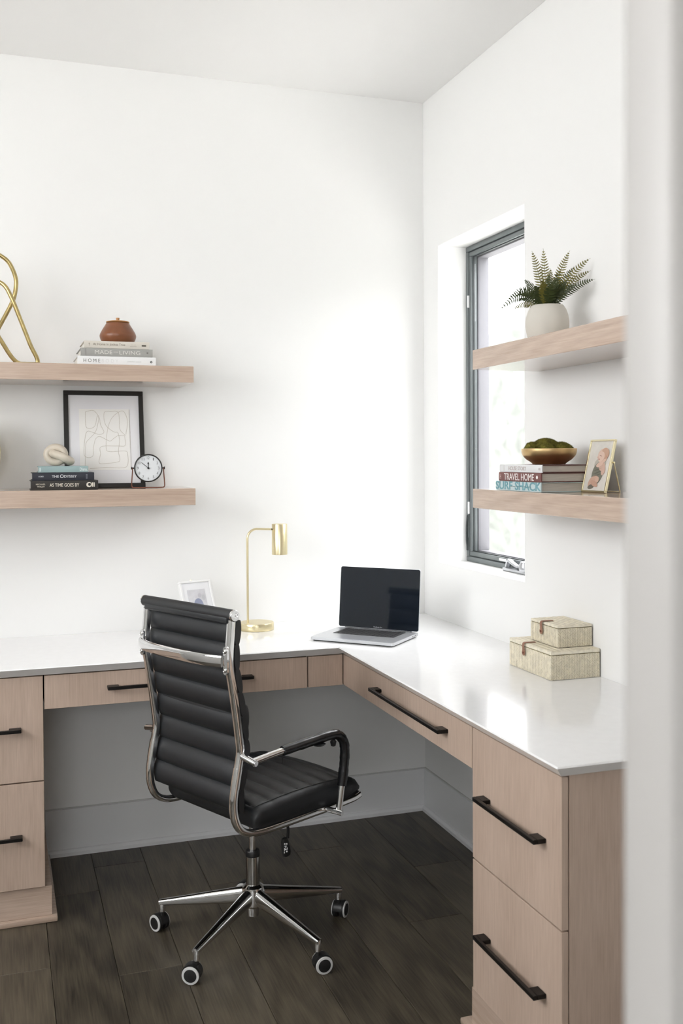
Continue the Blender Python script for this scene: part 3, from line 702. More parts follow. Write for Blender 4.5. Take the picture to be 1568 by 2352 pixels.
# armrests
for sd in (-1, 1):
    y = sd*0.228
    bm = NB(); tube(bm, [(-0.193, sd*(HW+0.004), 0.602), (-0.1885, sd*0.243, 0.592)], 0.0085, 18); tube(bm, [(-0.1885, sd*0.243, 0.592), (-0.188, sd*0.247, 0.5915)], 0.0070, 18)
    P = [(-0.186, 0.591), (-0.10, 0.598), (0.00, 0.6035), (0.085, 0.607), (0.118, 0.601), (0.139, 0.580), (0.144, 0.548), (0.139, 0.50), (0.130, 0.45), (0.121, 0.400), (0.118, 0.386)]
    sp = spline([(s, y, z) for s, z in P], 6); tube(bm, sp, 0.0092, 18)
    tube(bm, [(0.105, sd*(HW+0.004), 0.391), (0.118, sd*0.244, 0.388)], 0.0078, 16)
    at = cl('armrest', bm, M['chrome'])
    # leather sleeve with wrinkles, laced under the bend
    i0, i1 = 5, 46; bm = NB(); seg = spline([(s, y, z) for s, z in P], 6)[7:48]
    rr = [0.0136+0.0009*math.sin(i*1.9)*math.sin(i*0.7+sd) for i in range(len(seg))]; rr[0] = 0.0125; rr[-1] = 0.0128
    tube(bm, seg, rr, 18); cl('arm_sleeve', bm, M['leatherg'], at)
    for q, w, hgt in (((0.100, 0.586), 0.009, 0.014), ((0.045, 0.591), 0.020, 0.005)):
        bm = NB(); lathe(bm, [(0.0, -hgt), (w*0.7, -hgt*0.8), (w, 0), (w*0.6, hgt*0.4), (0, hgt*0.5)], 10, (q[0], y, q[1])); cl('sleeve_fold', bm, M['leather'], at)
    bm = NB(); tube(bm, spline([(-0.085, y, 0.590), (-0.084, y, 0.578), (-0.083, y, 0.566)], 4), 0.0016, 6); cl('zip_pull', bm, M['leather'], at)

# ------------------------------------------------------------------ brass desk lamp
lx, ly = -0.700, -0.130
lamp = thing('desk_lamp', 'slim brushed brass desk lamp with cylinder shade', 'lamp', (lx, ly, ZT))
bm = NB(); lathe(bm, [(0.0595, ZT+0.0005), (0.0605, ZT+0.002), (0.0605, ZT+0.0245), (0.0595, ZT+0.026), (0, ZT+0.026)], 64, (lx, ly, 0)); cl2 = obj('lamp_base', bm, M['brass'], lamp)
bm = NB(); X = -0.7315; path = [(X, ly, ZT+0.02), (X, ly, 0.90), (X, ly, 1.06), (X, ly, 1.083)]
path = [(X, ly, ZT+0.02), (X, ly, 1.080)]+[(X+0.034*(1-math.cos(R(a))), ly, 1.080+0.034*math.sin(R(a))) for a in range(8, 91, 8)]+[(-0.645, ly, 1.1115)]
tube(bm, path, 0.0040, 14); obj('lamp_stem', bm, M['brass'], lamp)
bm = NB(); tube(bm, [(-0.645, ly, 1.1115), (-0.641, ly, 1.1113)], 0.0034, 12); obj('swivel_joint', bm, M['frameblk'], lamp)
bm = NB(); lathe(bm, [(0.0262, 1.022), (0.0275, 1.0215), (0.0275, 1.129), (0.0268, 1.130), (0.0, 1.130)], 48, (-0.6145, ly, 0), cap=False); lathe(bm, [(0.0262, 1.022), (0.0262, 1.127), (0, 1.127)], 48, (-0.6145, ly, 0), cap=False); obj('lamp_shade', bm, M['brass'], lamp)

# ------------------------------------------------------------------ laptop
def laptop():
    A = Vector((-0.588, -0.402, ZT)); B = Vector((-0.376, -0.614, ZT))    # front edge, left to right
    xd = (B-A).normalized(); yd = Vector((-xd.y, xd.x, 0)); Wd = (B-A).length; Dp = 0.218
    mx = frame_mtx(A, xd, yd)
    lp = thing('laptop', 'open silver laptop with dark screen in the desk corner', 'laptop', (A+B)/2+yd*Dp/2, (0, 0, math.atan2(xd.y, xd.x)))
    bm = NB(); prism(bm, rrect(0, Wd, 0, Dp, 0.010), 0.004, 0.0135, mtx=mx, bev=0.0012)
    body = obj('laptop_base', bm, M['alu'], lp)
    bm = NB(); prism(bm, rrect(0.006, Wd-0.006, 0.006, Dp-0.006, 0.010), 0.0008, 0.0042, mtx=mx); obj('base_underside', bm, M['plastic'], lp)
    bm = NB(); box(bm, Wd*0.13, Wd*0.87, Dp*0.42, Dp*0.90, 0.0130, 0.0137, mtx=mx); kb = obj('keyboard', bm, M['key'], lp)
    bm = NB(); cols_ = 14; kw = Wd*0.74/cols_; kh = Dp*0.48/6
    for r_ in range(6):
        for c_ in range(cols_):
            if r_ == 0 and 4 <= c_ <= 8:
                if c_ > 4: continue
                box(bm, Wd*0.13+c_*kw+0.0012, Wd*0.13+(c_+5)*kw-0.0012, Dp*0.42+0.0012, Dp*0.42+kh-0.0012, 0.0137, 0.0146, mtx=mx)
            else: box(bm, Wd*0.13+c_*kw+0.0012, Wd*0.13+(c_+1)*kw-0.0012, Dp*0.42+r_*kh+0.0012, Dp*0.42+(r_+1)*kh-0.0012, 0.0137, 0.0146, mtx=mx)
    tag(obj('keys', bm, mat('key_caps', (0.028, 0.028, 0.030), 0.45), kb), kind='stuff')
    bm = NB(); prism(bm, rrect(Wd*0.30, Wd*0.70, Dp*0.03, Dp*0.37, 0.003), 0.0130, 0.0138, mtx=mx); obj('trackpad', bm, M['alud'], lp)
    bm = NB(); box(bm, Wd*0.40, Wd*0.60, -0.0004, 0.004, 0.0115, 0.0138, 0.0008, 1, mtx=mx); obj('finger_notch', bm, M['alud'], lp)
    bm = NB()
    for u in (0.72, 0.78, 0.84): box(bm, Wd-0.0006, Wd+0.0003, Dp*u, Dp*u+0.006, 0.0075, 0.0100, mtx=mx)
    obj('side_ports', bm, M['plastic'], lp)
    # lid
    hp = A+yd*(Dp-0.004)+Vector((0, 0, 0.0150)); tilt = R(6)
    zd = (Vector((0, 0, 1))*math.cos(tilt)+yd*math.sin(tilt)).normalized()
    ml = frame_mtx(hp, xd, zd)     # local z = xd x zd, towards the viewer side (-yd)
    bm = NB(); prism(bm, rrect(0, Wd, 0.0, 0.210, 0.008), -0.0050, -0.0006, mtx=ml, bev=0.0010); lid = obj('lid', bm, M['alu'], lp)
    bm = NB(); prism(bm, rrect(0.0012, Wd-0.0012, 0.0012, 0.2088, 0.007), -0.0008, 0.0002, mtx=ml); obj('screen', bm, M['screen'], lid)
    bm = NB(); box(bm, Wd*0.08, Wd*0.92, -0.0075, 0.0005, -0.0055, 0.0005, 0.002, mtx=ml); obj('hinge', bm, M['plastic'], lp)
    text('bezel_lettering', 'MacBook Pro', 0.032, 0.0038, ml @ Vector((Wd/2-0.016, 0.0048, 0.0004)), xd, zd, colmat((190, 192, 196)), lid, extr=0.0001)
laptop()

# ------------------------------------------------------------------ woven boxes
def weave(bm, o, ud, vd, U, V, cw=0.0078, pitch=0.0043, lift=0.0009):
    o, ud, vd = Vector(o), Vector(ud).normalized(), Vector(vd).normalized(); nd = ud.cross(vd)
    n = max(1, round(U/cw)); cw = U/n
    for i in range(n):
        sl = cw*0.95*(1 if i % 2 else -1); m_ = int((V+cw)/pitch)+2
        for k in range(-2, m_):
            a = k*pitch+random.uniform(-0.0003, 0.0003)
            vals = [a, a+sl, a+sl+pitch*0.80, a+pitch*0.80]
            if max(vals) < 0.0006 or min(vals) > V-0.0006: continue
            q = [min(V, max(0, t)) for t in vals]
            u0, u1 = i*cw+0.0002, (i+1)*cw-0.0002
            lf = lift*random.uniform(0.7, 1.3)
            P = [(u0, q[0]), (u1, q[1]), (u1, q[2]), (u0, q[3])]
            lo = [bm.verts.new(o+ud*u+vd*v) for u, v in P]
            mid = Vector(((u0+u1)/2, sum(q)/4))
            hi = [bm.verts.new(o+ud*(u+(mid.x-u)*0.16)+vd*(v+(mid.y-v)*0.22)+nd*lf) for u, v in P]
            bm.faces.new(hi)
            for j in range(4): bm.faces.new([lo[j], lo[(j+1) % 4], hi[(j+1) % 4], hi[j]])
def woven_box(name, label, x0, x1, y0, y1, z0, z1, lid_h, strap_y):
    t = thing(name, label, 'box', ((x0+x1)/2, (y0+y1)/2, z0), group='woven lidded boxes')
    zl = z1-lid_h
    bm = NB(); box(bm, x0, x1, y0, y1, z0, zl-0.0010, 0.0015, 2); body = obj('box_body', bm, M['strawb'], t)
    bm = NB(); weave(bm, (x0, y1, z0), (0, -1, 0), (0, 0, 1), y1-y0, zl-z0-0.0015); weave(bm, (x0, y0, z0), (1, 0, 0), (0, 0, 1), x1-x0, zl-z0-0.0015)
    tag(obj('woven_sides', bm, M['straw'], body, nofix=True), kind='stuff')
    bm = NB(); box(bm, x0-0.0012, x1, y0-0.0012, y1, zl, z1-0.0012, 0.0020, 2); lid = obj('box_lid', bm, M['straw'], t)
    bm = NB(); weave(bm, (x0, y0, z1-0.0014), (1, 0, 0), (0, 1, 0), x1-x0, y1-y0, lift=0.0012)
    tag(obj('woven_top', bm, M['straw'], lid, nofix=True), kind='stuff')
    # leather tab and stud on the side that faces the room
    bm = NB(); P = [(x0+0.030, z1+0.0010), (x0+0.010, z1+0.0016), (x0-0.0040, z1+0.0012), (x0-0.0075, z1-0.006), (x0-0.0065, z1-0.016), (x0-0.0060, z1-0.028)]
    tube(bm, spline([(a, strap_y, b) for a, b in P], 5), [(0.0014, 0.0058)]*20+[(0.0014, 0.0068)]*6, 12, ref=(0, 1, 0)); st = obj('leather_tab', bm, M['leatherb'], t)
    bm = NB(); lathe(bm, [(0.0080, 0), (0.0084, 0.0014), (0.0070, 0.0020), (0, 0.0020)], 20, mtx=frame_mtx((x0-0.0055, strap_y, z1-0.0265), (0, -1, 0), (0, 0, 1))); obj('tab_end', bm, M['leatherb'], st)
    bm = NB(); lathe(bm, [(0.0034, 0), (0.0031, 0.0014), (0, 0.0020)], 14, mtx=frame_mtx((x0-0.0076, strap_y, z1-0.0265), (0, -1, 0), (0, 0, 1))); obj('stud', bm, M['copper'], st)
woven_box('woven_box', 'larger woven seagrass box at the bottom of the pair on the desk', -0.155, -0.004, -1.201, -0.970, ZT+0.0008, 0.8385, 0.010, -1.062)
woven_box('woven_box', 'smaller woven seagrass box stacked on top of the larger one', -0.1115, -0.004, -1.163, -1.016, 0.8400, 0.9000, 0.0075, -1.084)

# ------------------------------------------------------------------ books
def book(name, label, group, o, xd, yd, Ls, T, D, cover, spine, pages, texts, left_over=0.0):
    """lying book: o = lower corner at the start of the spine, xd along the spine, yd into the shelf; texts = (string, u0, u1, v0, v1, colour, bold)"""
    xd, yd = Vector(xd), Vector(yd); mx = Matrix(((xd.x, yd.x, 0, o[0]), (xd.y, yd.y, 0, o[1]), (0, 0, 1, o[2]), (0, 0, 0, 1)))
    c = Vector(o)+xd*Ls/2+yd*D/2
    t = thing(name, label, 'book', c, (0, 0, math.atan2(xd.y, xd.x)), group)
    ct = 0.0022
    bm = NB(); box(bm, 0, Ls, 0, D, 0, ct, 0.0006, 1, mtx=mx); box(bm, 0, Ls, 0, D, T-ct, T, 0.0006, 1, mtx=mx); obj('cover', bm, cover, t)
    bm = NB()
    P = [(0.0015*(1-((v-0.5)*2)**2)*-1, v*T) for v in [i/8 for i in range(9)]]
    prism(bm, [(y, z) for y, z in P]+[(ct, T), (ct, 0)], 0, Ls, mtx=mx @ Matrix(((0, 0, 1, 0), (1, 0, 0, 0), (0, 1, 0, 0), (0, 0, 0, 1)))); sp = obj('spine', bm, spine, t)
    bm = NB(); box(bm, 0.004, Ls-0.004, ct+0.0002, D-0.004, ct, T-ct, mtx=mx); obj('page_block', bm, pages, t)
    nx = xd; zz = Vector((0, 0, 1)); out = xd.cross(zz)
    for (s, u0, u1, v0, v1, col, bold) in texts:
        p = Vector(o)+xd*Ls*u0+zz*T*v0+out*0.0016
        text('lettering', s, Ls*(u1-u0), T*(v1-v0), p, xd, zz, colmat(col), sp, extr=0.0003, bold=bold)
    return t
def blk(parent, o, xd, w, h, col):      # little printed emblem
    bm = NB(); mx = frame_mtx(o, xd, (0, 0, 1)); box(bm, 0, w, 0, h, -0.0003, 0.0003, mtx=mx); return obj('emblem', bm, colmat(col), parent)
YS = -0.236
g1 = 'books lying on the upper left shelf'
b = book('book', 'white hardback lying at the bottom of the pile under the brown jar', g1, (-1.310, YS, Z1T+0.0006), (1, 0, 0), (0, 1, 0), 0.250, 0.0268, 0.195, colmat((232, 232, 230)), colmat((236, 236, 235)), M['paperw'],
     [('H O M E', 0.075, 0.285, 0.25, 0.66, (110, 110, 104), 0), ('B O D Y', 0.305, 0.515, 0.25, 0.66, (221, 221, 219), 0), ('JOANNA GAINES', 0.63, 0.81, 0.34, 0.46, (178, 178, 172), 0)])
bm = NB(); lathe(bm, [(0.0038, -0.0003), (0.0038, 0.0003)], 24, mtx=frame_mtx((-1.310+0.2345, YS-0.0017, Z1T+0.0118), (1, 0, 0), (0, 0, 1))); obj('emblem', bm, colmat((50, 54, 52)), b)
bm = NB(); box(bm, -1.310+0.2325, -1.310+0.2365, YS-0.0022, YS-0.0019, Z1T+0.0120, Z1T+0.0133); box(bm, -1.310+0.2340, -1.310+0.2350, YS-0.0022, YS-0.0019, Z1T+0.0092, Z1T+0.0125); obj('emblem', bm, colmat((236, 236, 235)), b)
za = Z1T+0.0280
b = book('book', 'grey hardback in the middle of the pile under the brown jar', g1, (-1.300, YS, za), (1, 0, 0), (0, 1, 0), 0.2295, 0.0248, 0.190, colmat((160, 160, 156)), colmat((164, 163, 158)), M['paperw'],
     [('MADE', 0.195, 0.435, 0.26, 0.74, (222, 221, 214), 0), ('FOR', 0.455, 0.515, 0.46, 0.60, (214, 213, 206), 0), ('LIVING', 0.535, 0.825, 0.26, 0.74, (222, 221, 214), 0)])
blk(b, (-1.300+0.2295*0.915, YS-0.0018, za+0.010), (1, 0, 0), 0.005, 0.006, (120, 118, 112)); blk(b, (-1.300+0.014, YS-0.0016, za+0.0015), (1, 0, 0), 0.0006, 0.021, (140, 138, 132)); blk(b, (-1.300+0.017, YS-0.0016, za+0.0015), (1, 0, 0), 0.0006, 0.021, (140, 138, 132))
zb = za+0.0254
b = book('book', 'cream hardback on top of the pile directly under the brown jar', g1, (-1.289, YS, zb), (1, 0, 0), (0, 1, 0), 0.2085, 0.0228, 0.180, colmat((214, 207, 195)), colmat((216, 210, 199)), M['paperw'],
     [('At Home in Joshua Tree', 0.135, 0.625, 0.28, 0.72, (122, 112, 98), 0), ('SARA AND', 0.71, 0.79, 0.52, 0.62, (178, 170, 156), 0), ('RICH COMBS', 0.70, 0.80, 0.30, 0.40, (178, 170, 156), 0)])
blk(b, (-1.289+0.2085*0.88, YS-0.0018, zb+0.0085), (1, 0, 0), 0.0135, 0.0052, (92, 86, 76)); blk(b, (-1.289+0.2085*0.075, YS-0.0017, zb+0.007), (1, 0, 0), 0.0012, 0.009, (150, 140, 124)); blk(b, (-1.289+0.2085*0.068, YS-0.0017, zb+0.0135), (1, 0, 0), 0.0042, 0.0018, (150, 140, 124))
ZJ = zb+0.0232
g2 = 'books lying on the lower left shelf'
YS2 = -0.236
b = book('book', 'black hardback at the bottom of the pile under the stone knot', g2, (-1.4575, YS2, Z2T+0.0006), (1, 0, 0), (0, 1, 0), 0.2085, 0.0300, 0.150, colmat((42, 39, 35)), colmat((44, 41, 37)), M['paper'],
     [('MICHAEL', 0.075, 0.215, 0.54, 0.70, (214, 206, 190), 0.004), ('WALSH', 0.092, 0.200, 0.29, 0.46, (214, 206, 190), 0.004), ('AS TIME GOES BY', 0.275, 0.715, 0.34, 0.70, (226, 219, 204), 0.006)])
blk(b, (-1.4575+0.2085*0.905, YS2-0.0018, Z2T+0.0095), (1, 0, 0), 0.0035, 0.014, (222, 216, 202)); blk(b, (-1.4575+0.2085*0.93, YS2-0.0018, Z2T+0.0095), (1, 0, 0), 0.0035, 0.014, (222, 216, 202))
bm = NB(); lathe(bm, [(0.0085, -0.0003), (0.0085, 0.0003)], 24, mtx=frame_mtx((-1.4575+0.2085*0.862, YS2-0.0017, Z2T+0.0165), (1, 0, 0), (0, 0, 1))); obj('emblem', bm, colmat((222, 216, 202)), b)
bm = NB(); lathe(bm, [(0.0045, -0.0003), (0.0045, 0.0003)], 20, mtx=frame_mtx((-1.4575+0.2085*0.868, YS2-0.0023, Z2T+0.0172), (1, 0, 0), (0, 0, 1))); obj('emblem', bm, colmat((44, 41, 37)), b)
zc = Z2T+0.0312
b = book('book', 'navy hardback in the middle of the pile under the stone knot', g2, (-1.4530, YS2, zc), (1, 0, 0), (0, 1, 0), 0.1915, 0.0248, 0.145, colmat((36, 38, 47)), colmat((40, 42, 52)), M['paper'],
     [('HOMER', 0.10, 0.185, 0.42, 0.60, (200, 202, 206), 0.004), ('THE', 0.315, 0.425, 0.35, 0.66, (226, 228, 230), 0.004), ('O', 0.445, 0.505, 0.30, 0.76, (226, 228, 230), 0.004), ('DYSSEY', 0.512, 0.715, 0.35, 0.66, (226, 228, 230), 0.004)])
for k in range(2):
    for q in range(4): blk(b, (-1.4530+0.1915*0.865+k*0.0028, YS2-0.0018, zc+0.005+q*0.0038), (1, 0, 0), 0.0021, 0.0028, (120, 122, 130))
zd_ = zc+0.0256
b = book('book', 'thin pale teal hardback on top of the pile under the stone knot', g2, (-1.4340, YS2, zd_), (1, 0, 0), (0, 1, 0), 0.1540, 0.0195, 0.140, colmat((146, 168, 168)), colmat((150, 172, 172)), M['paper'],
     [('Diana.', 0.83, 0.985, 0.22, 0.76, (226, 234, 232), 0.004)])
blk(b, (-1.4340+0.004, YS2-0.0018, zd_+0.003), (1, 0, 0), 0.0028, 0.0125, (224, 232, 230))
ZK = zd_+0.0200
g3 = 'books lying on the lower right shelf'
XB = -0.214
b = book('book', 'pale blue book at the bottom of the pile under the gold bowl', g3, (XB, -1.002, Z4T+0.0006), (0, -1, 0), (1, 0, 0), 0.2500, 0.0255, 0.185, colmat((190, 206, 206)), colmat((196, 212, 213)), M['paper'],
     [('SURF', 0.00, 0.385, 0.10, 1.0, (112, 162, 172), 0.02), ('SHACK', 0.445, 1.0, 0.10, 1.0, (112, 162, 172), 0.02), ('LAID-BACK LIVING  BY THE WATER', 0.34, 0.80, 0.44, 0.54, (92, 110, 112), 0)])
ze = Z4T+0.0268
b = book('book', 'maroon book in the middle of the pile under the gold bowl', g3, (XB+0.001, -1.017, ze), (0, -1, 0), (1, 0, 0), 0.2340, 0.0245, 0.175, colmat((104, 66, 62)), colmat((122, 80, 76)), M['paper'],
     [('TRAVEL HOME', 0.14, 0.845, 0.12, 0.88, (240, 236, 232), 0), ('H', 0.03, 0.06, 0.22, 0.80, (216, 190, 184), 0)])
bm = NB(); lathe(bm, [(0.0046, -0.0003), (0.0046, 0.0003)], 24, mtx=frame_mtx((XB+0.001-0.0017, -1.017-0.2340*0.915, ze+0.0125), (0, -1, 0), (0, 0, 1))); obj('emblem', bm, colmat((240, 236, 232)), b)
zf = ze+0.0251
b = book('book', 'white book on top of the pile directly under the gold bowl', g3, (XB+0.002, -1.021, zf), (0, -1, 0), (1, 0, 0), 0.2330, 0.0205, 0.175, colmat((104, 70, 66)), colmat((226, 226, 226)), M['paper'],
     [('HOUSE STORY', 0.225, 0.645, 0.24, 0.76, (186, 172, 168), 0), ('ROSALBA', 0.93, 0.97, 0.30, 0.62, (206, 200, 198), 0)])
blk(b, (XB+0.002-0.0017, -1.021-0.026, zf+0.003), (0, -1, 0), 0.0008, 0.0155, (196, 188, 186))
ZB = zf+0.0209

# ------------------------------------------------------------------ small things on the left shelves
pc = (-1.171, -0.140)
jar = thing('lidded_jar', 'squat brown ceramic jar with caramel lid on a pile of books', 'jar', (pc[0], pc[1], ZJ))
z = ZJ+0.0004
bm = NB(); lathe(bm, [(0.0, z), (0.044, z)]+smooth_prof([(0.0465, z+0.002), (0.055, z+0.012), (0.0595, z+0.025), (0.058, z+0.035), (0.050, z+0.050), (0.042, z+0.0625), (0.0385, z+0.069)])+[ (0.0375, z+0.0705), (0.0, z+0.0705)], 56, (pc[0], pc[1], 0)); obj('jar_body', bm, M['clay'], jar, angle=60)
bm = NB(); lathe(bm, [(0.0, z+0.0712), (0.036, z+0.0712), (0.0385, z+0.073), (0.038, z+0.0755), (0.030, z+0.0775), (0.006, z+0.0785), (0.0052, z+0.082), (0.0062, z+0.0865), (0.0058, z+0.0885), (0.0, z+0.089)], 48, (pc[0], pc[1], 0)); obj('jar_lid', bm, M['claylid'], jar, angle=50)

sc = thing('loop_sculpture', 'antique gold knotted loop sculpture at the left edge of the upper shelf', 'sculpture', (-1.556, -0.150, Z1T))
def scp(x, y, dy=0.0):       # x,z given as picture-like offsets in metres from the shelf
    return (x, -0.150+dy, y)
zc0 = Z1T+0.0085; xm = -1.556
right_leg = [(-1.430, zc0, 0.000), (-1.452, 1.735, 0.006), (-1.480, 1.810, 0.012), (-1.505, 1.875, 0.016), (-1.527, 1.918, 0.012), (xm, 1.934, 0.0)]
left_leg = [(2*xm-a, b, -c) for a, b, c in right_leg[:-1]][::-1]
loop = [(2*xm+1.497+0.012-0.0, zc0, 0), (xm-0.012, 1.762, 0)]
pts = [(a, -0.150-c, b) for a, b, c in right_leg+left_leg]
low_l = [(2*xm+1.492, zc0, 0.0), (-1.572, 1.742, -0.010), (-1.541, 1.800, -0.014), (-1.505, 1.872, -0.016), (-1.494, 1.915, -0.012), (-1.494, 1.950, -0.006), (-1.512, 1.993, 0.0), (-1.535, 2.014, 0.0), (xm, 2.021, 0.0)]
low_r = [(2*xm-a, b, -c) for a, b, c in low_l[:-1]][::-1]
pts += [(a, -0.150-c, b) for a, b, c in low_l+low_r]
path = spline(pts, 7, closed=True)
bm = NB(); tube(bm, path, (0.0068, 0.0088), 14, closed=True, ref=(0, 1, 0.05)); obj('loop', bm, M['gold'], sc)
for sgn in (-1, 1):
    bm = NB(); xa, xb_ = (-1.494, -1.420) if sgn > 0 else (2*xm+1.420, 2*xm+1.494)
    box(bm, xa, xb_, -0.162, -0.138, Z1T+0.0006, Z1T+0.0105, 0.003); obj('foot', bm, M['gold'], sc)

def knot():
    t = NB()
    def ring(c, rx, rz, tilt, r, n=48, m=18, rot=0.0):
        pts = []
        for i in range(n):
            a = 2*math.pi*i/n; p = Vector((rx*math.cos(a), 0, rz*math.sin(a))); p = Matrix.Rotation(rot, 3, 'Y') @ p; p = Matrix.Rotation(tilt, 3, 'Z') @ p; pts.append(Vector(c)+p)
        tube(t, pts, r, m, closed=True)
    ring((-1.3755, -0.150, ZK+0.0366), 0.0275, 0.0240, R(-14), 0.0124)
    # second link, threaded through the first and resting on the book to the right
    P = [(-1.382, -0.162, 0.0400), (-1.362, -0.181, 0.0320), (-1.342, -0.182, 0.0220), (-1.330, -0.166, 0.0155), (-1.336, -0.142, 0.0160), (-1.352, -0.120, 0.0240), (-1.371, -0.124, 0.0360), (-1.383, -0.142, 0.0420)]
    tube(t, spline([(a, b, ZK+c) for a, b, c in P], 8, closed=True), 0.0132, 18, closed=True)
    return t
tag(obj('knot_ornament', knot(), M['knot'], origin=(-1.365, -0.155, ZK), angle=80), 'ivory stone knot ornament on the pale teal book', 'ornament')

# framed line drawing leaning on the wall
fw_, fh_, ln = 0.268, 0.338, R(9.3)
fr = thing('picture_frame', 'black framed abstract line drawing leaning on the back wall', 'picture', (-1.2075, -0.066, Z2T+0.0008), (-ln, 0, 0))
FM = WM[fr.name]
def fpart(name, bm, m, parent=fr, angle=35): finish(bm, angle); return obj(name, bm, m, parent, local=True, nofix=True)
bm = NB(); b_ = 0.0155
box(bm, -fw_/2, fw_/2, 0, 0.018, 0, b_, 0.001, 1); box(bm, -fw_/2, fw_/2, 0, 0.018, fh_-b_, fh_, 0.001, 1); box(bm, -fw_/2, -fw_/2+b_, 0, 0.018, b_, fh_-b_, 0.001, 1); box(bm, fw_/2-b_, fw_/2, 0, 0.018, b_, fh_-b_, 0.001, 1)
fpart('frame_moulding', bm, M['frameblk'])
fpart('mat_board', box(NB(), -fw_/2+b_, fw_/2-b_, 0.006, 0.014, b_, fh_-b_), M['mat_white'])
def art(x, y): return ((x-480)/597*fw_-fw_/2, 0.0050, (1-(y-1103)/730)*fh_)
a0, a1 = art(592, 1240), art(968, 1700)
pap = fpart('art_paper', box(NB(), a0[0], a1[0], 0.0052, 0.0062, a1[2], a0[2]), M['cream'])
for L_, cl_ in (([(640, 1262), (700, 1252), (740, 1300), (752, 1360), (775, 1415), (740, 1432), (700, 1420), (655, 1408), (635, 1450), (622, 1575), (650, 1605), (688, 1592), (695, 1530), (710, 1470), (740, 1447), (790, 1470), (820, 1482), (850, 1460), (885, 1440), (930, 1442)], 0),
              ([(930, 1442), (932, 1515), (870, 1519), (752, 1524), (745, 1580), (733, 1642), (765, 1652), (870, 1640), (890, 1620), (880, 1560), (890, 1480), (880, 1420), (850, 1413), (800, 1375), (780, 1330), (783, 1264), (830, 1258), (884, 1262), (893, 1320), (897, 1395), (936, 1440)], 0),
              ([(640, 1262), (638, 1330), (645, 1378), (675, 1388), (710, 1365), (726, 1300), (738, 1296), (734, 1340), (712, 1412), (662, 1468), (640, 1500), (632, 1600), (628, 1692)], 0),
              ([(940, 1432), (955, 1340), (940, 1275), (915, 1253), (870, 1275), (830, 1320), (802, 1400), (788, 1530), (815, 1562), (930, 1557), (950, 1590), (945, 1665), (905, 1684), (790, 1680), (664, 1688)], 0),
              ([(969, 1242), (972, 1470), (975, 1698)], 0)):
    bm = NB(); tube(bm, spline([art(*p) for p in L_], 6), 0.00048, 6); fpart('drawn_line', bm, M['inkline'], pap)
# easel back
fpart('easel_back', box(NB(), -0.03, 0.03, 0.0182, 0.0212, 0.03, 0.27, 0.001, 1), M['frameblk'])

# table clock
ck = thing('table_clock', 'round black table clock with copper stand and numbered dial', 'clock', (-1.083, -0.195, Z2T+0.0008), (0, 0, R(-4)))
def kp(name, bm, m, parent=ck, angle=35): finish(bm, angle); return obj(name, bm, m, parent, local=True, nofix=True)
cz = 0.0672; RX = Matrix.Translation((0, 0, cz)) @ Matrix.Rotation(R(90), 4, 'X')     # local z -> -y (front)
bm = NB(); lathe(bm, [(0.0, -0.018), (0.040, -0.018), (0.044, -0.010), (0.0455, 0.004), (0.0468, 0.010), (0.0465, 0.014), (0.0440, 0.0155), (0.0425, 0.0135), (0.0425, 0.010), (0, 0.010)], 64, mtx=RX); case = kp('clock_case', bm, M['frameblk'])
bm = NB(); lathe(bm, [(0.0, 0.0102), (0.0424, 0.0102), (0.0424, 0.0108), (0, 0.0108)], 64, mtx=RX); dial = kp('clock_dial', bm, M['dial'], case)
def ctext(s, cx, cz_, w, h, m):
    p = WM[ck.name] @ Vector((cx-w/2, -0.0110, cz+cz_-h/2)); xd = (WM[ck.name].to_3x3() @ Vector((1, 0, 0)))
    text('numeral', s, w, h, p, xd, (0, 0, 1), m, dial, extr=0.0002)
for n_ in range(1, 13):
    a = R(90-30*n_); ctext(str(n_), 0.0338*math.cos(a), 0.0338*math.sin(a), 0.0034 if n_ == 1 else (0.0076 if n_ > 9 else 0.0050), 0.0088, M['inkg'])
def hand(name, ang, L_, w, tail, yy):
    bm = NB(); mx = Matrix.Translation((0, yy, cz)) @ Matrix.Rotation(R(90), 4, 'X') @ Matrix.Rotation(R(ang), 4, 'Z')
    prism(bm, [(-tail, -w/2), (L_*0.75, -w/2), (L_, 0), (L_*0.75, w/2), (-tail, w/2)], 0, 0.0006, mtx=mx); kp(name, bm, M['ink'], case)
hand('hour_hand', 91, 0.021, 0.0022, 0.004, -0.0118); hand('minute_hand', 140, 0.033, 0.0015, 0.005, -0.0126)
bm = NB(); prism(bm, [(0.011, 0), (0.015, -0.0026), (0.021, 0), (0.015, 0.0026)], 0, 0.0006, mtx=Matrix.Translation((0, -0.0119, cz)) @ Matrix.Rotation(R(90), 4, 'X') @ Matrix.Rotation(R(91), 4, 'Z')); kp('hour_hand_spade', bm, M['ink'], case)
bm = NB(); lathe(bm, [(0.0034, 0.0108), (0.0034, 0.0142), (0, 0.0146)], 20, mtx=RX); kp('hand_hub', bm, M['ink'], case)
bm = NB(); P = [(-0.0505, 0.068), (-0.0515, 0.05), (-0.0540, 0.012), (-0.0520, 0.0052), (-0.046, 0.0024), (0, 0.0022), (0.046, 0.0024), (0.0520, 0.0052), (0.0540, 0.012), (0.0515, 0.05), (0.0505, 0.068)]
tube(bm, spline([(a, -0.001, b) for a, b in P], 5), (0.0018, 0.0055), 10, ref=(0, 1, 0), sup=0.7); kp('clock_stand', bm, M['copper'])
for sd in (-1, 1):
    bm = NB(); lathe(bm, [(0.0024, 0), (0.0024, 0.006), (0.0044, 0.006), (0.0044, 0.0095), (0, 0.0100)], 14, mtx=Matrix.Translation((sd*0.0455, -0.001, cz)) @ Matrix.Rotation(R(90*sd), 4, 'Y')); kp('pivot_knob', bm, M['frameblk'])

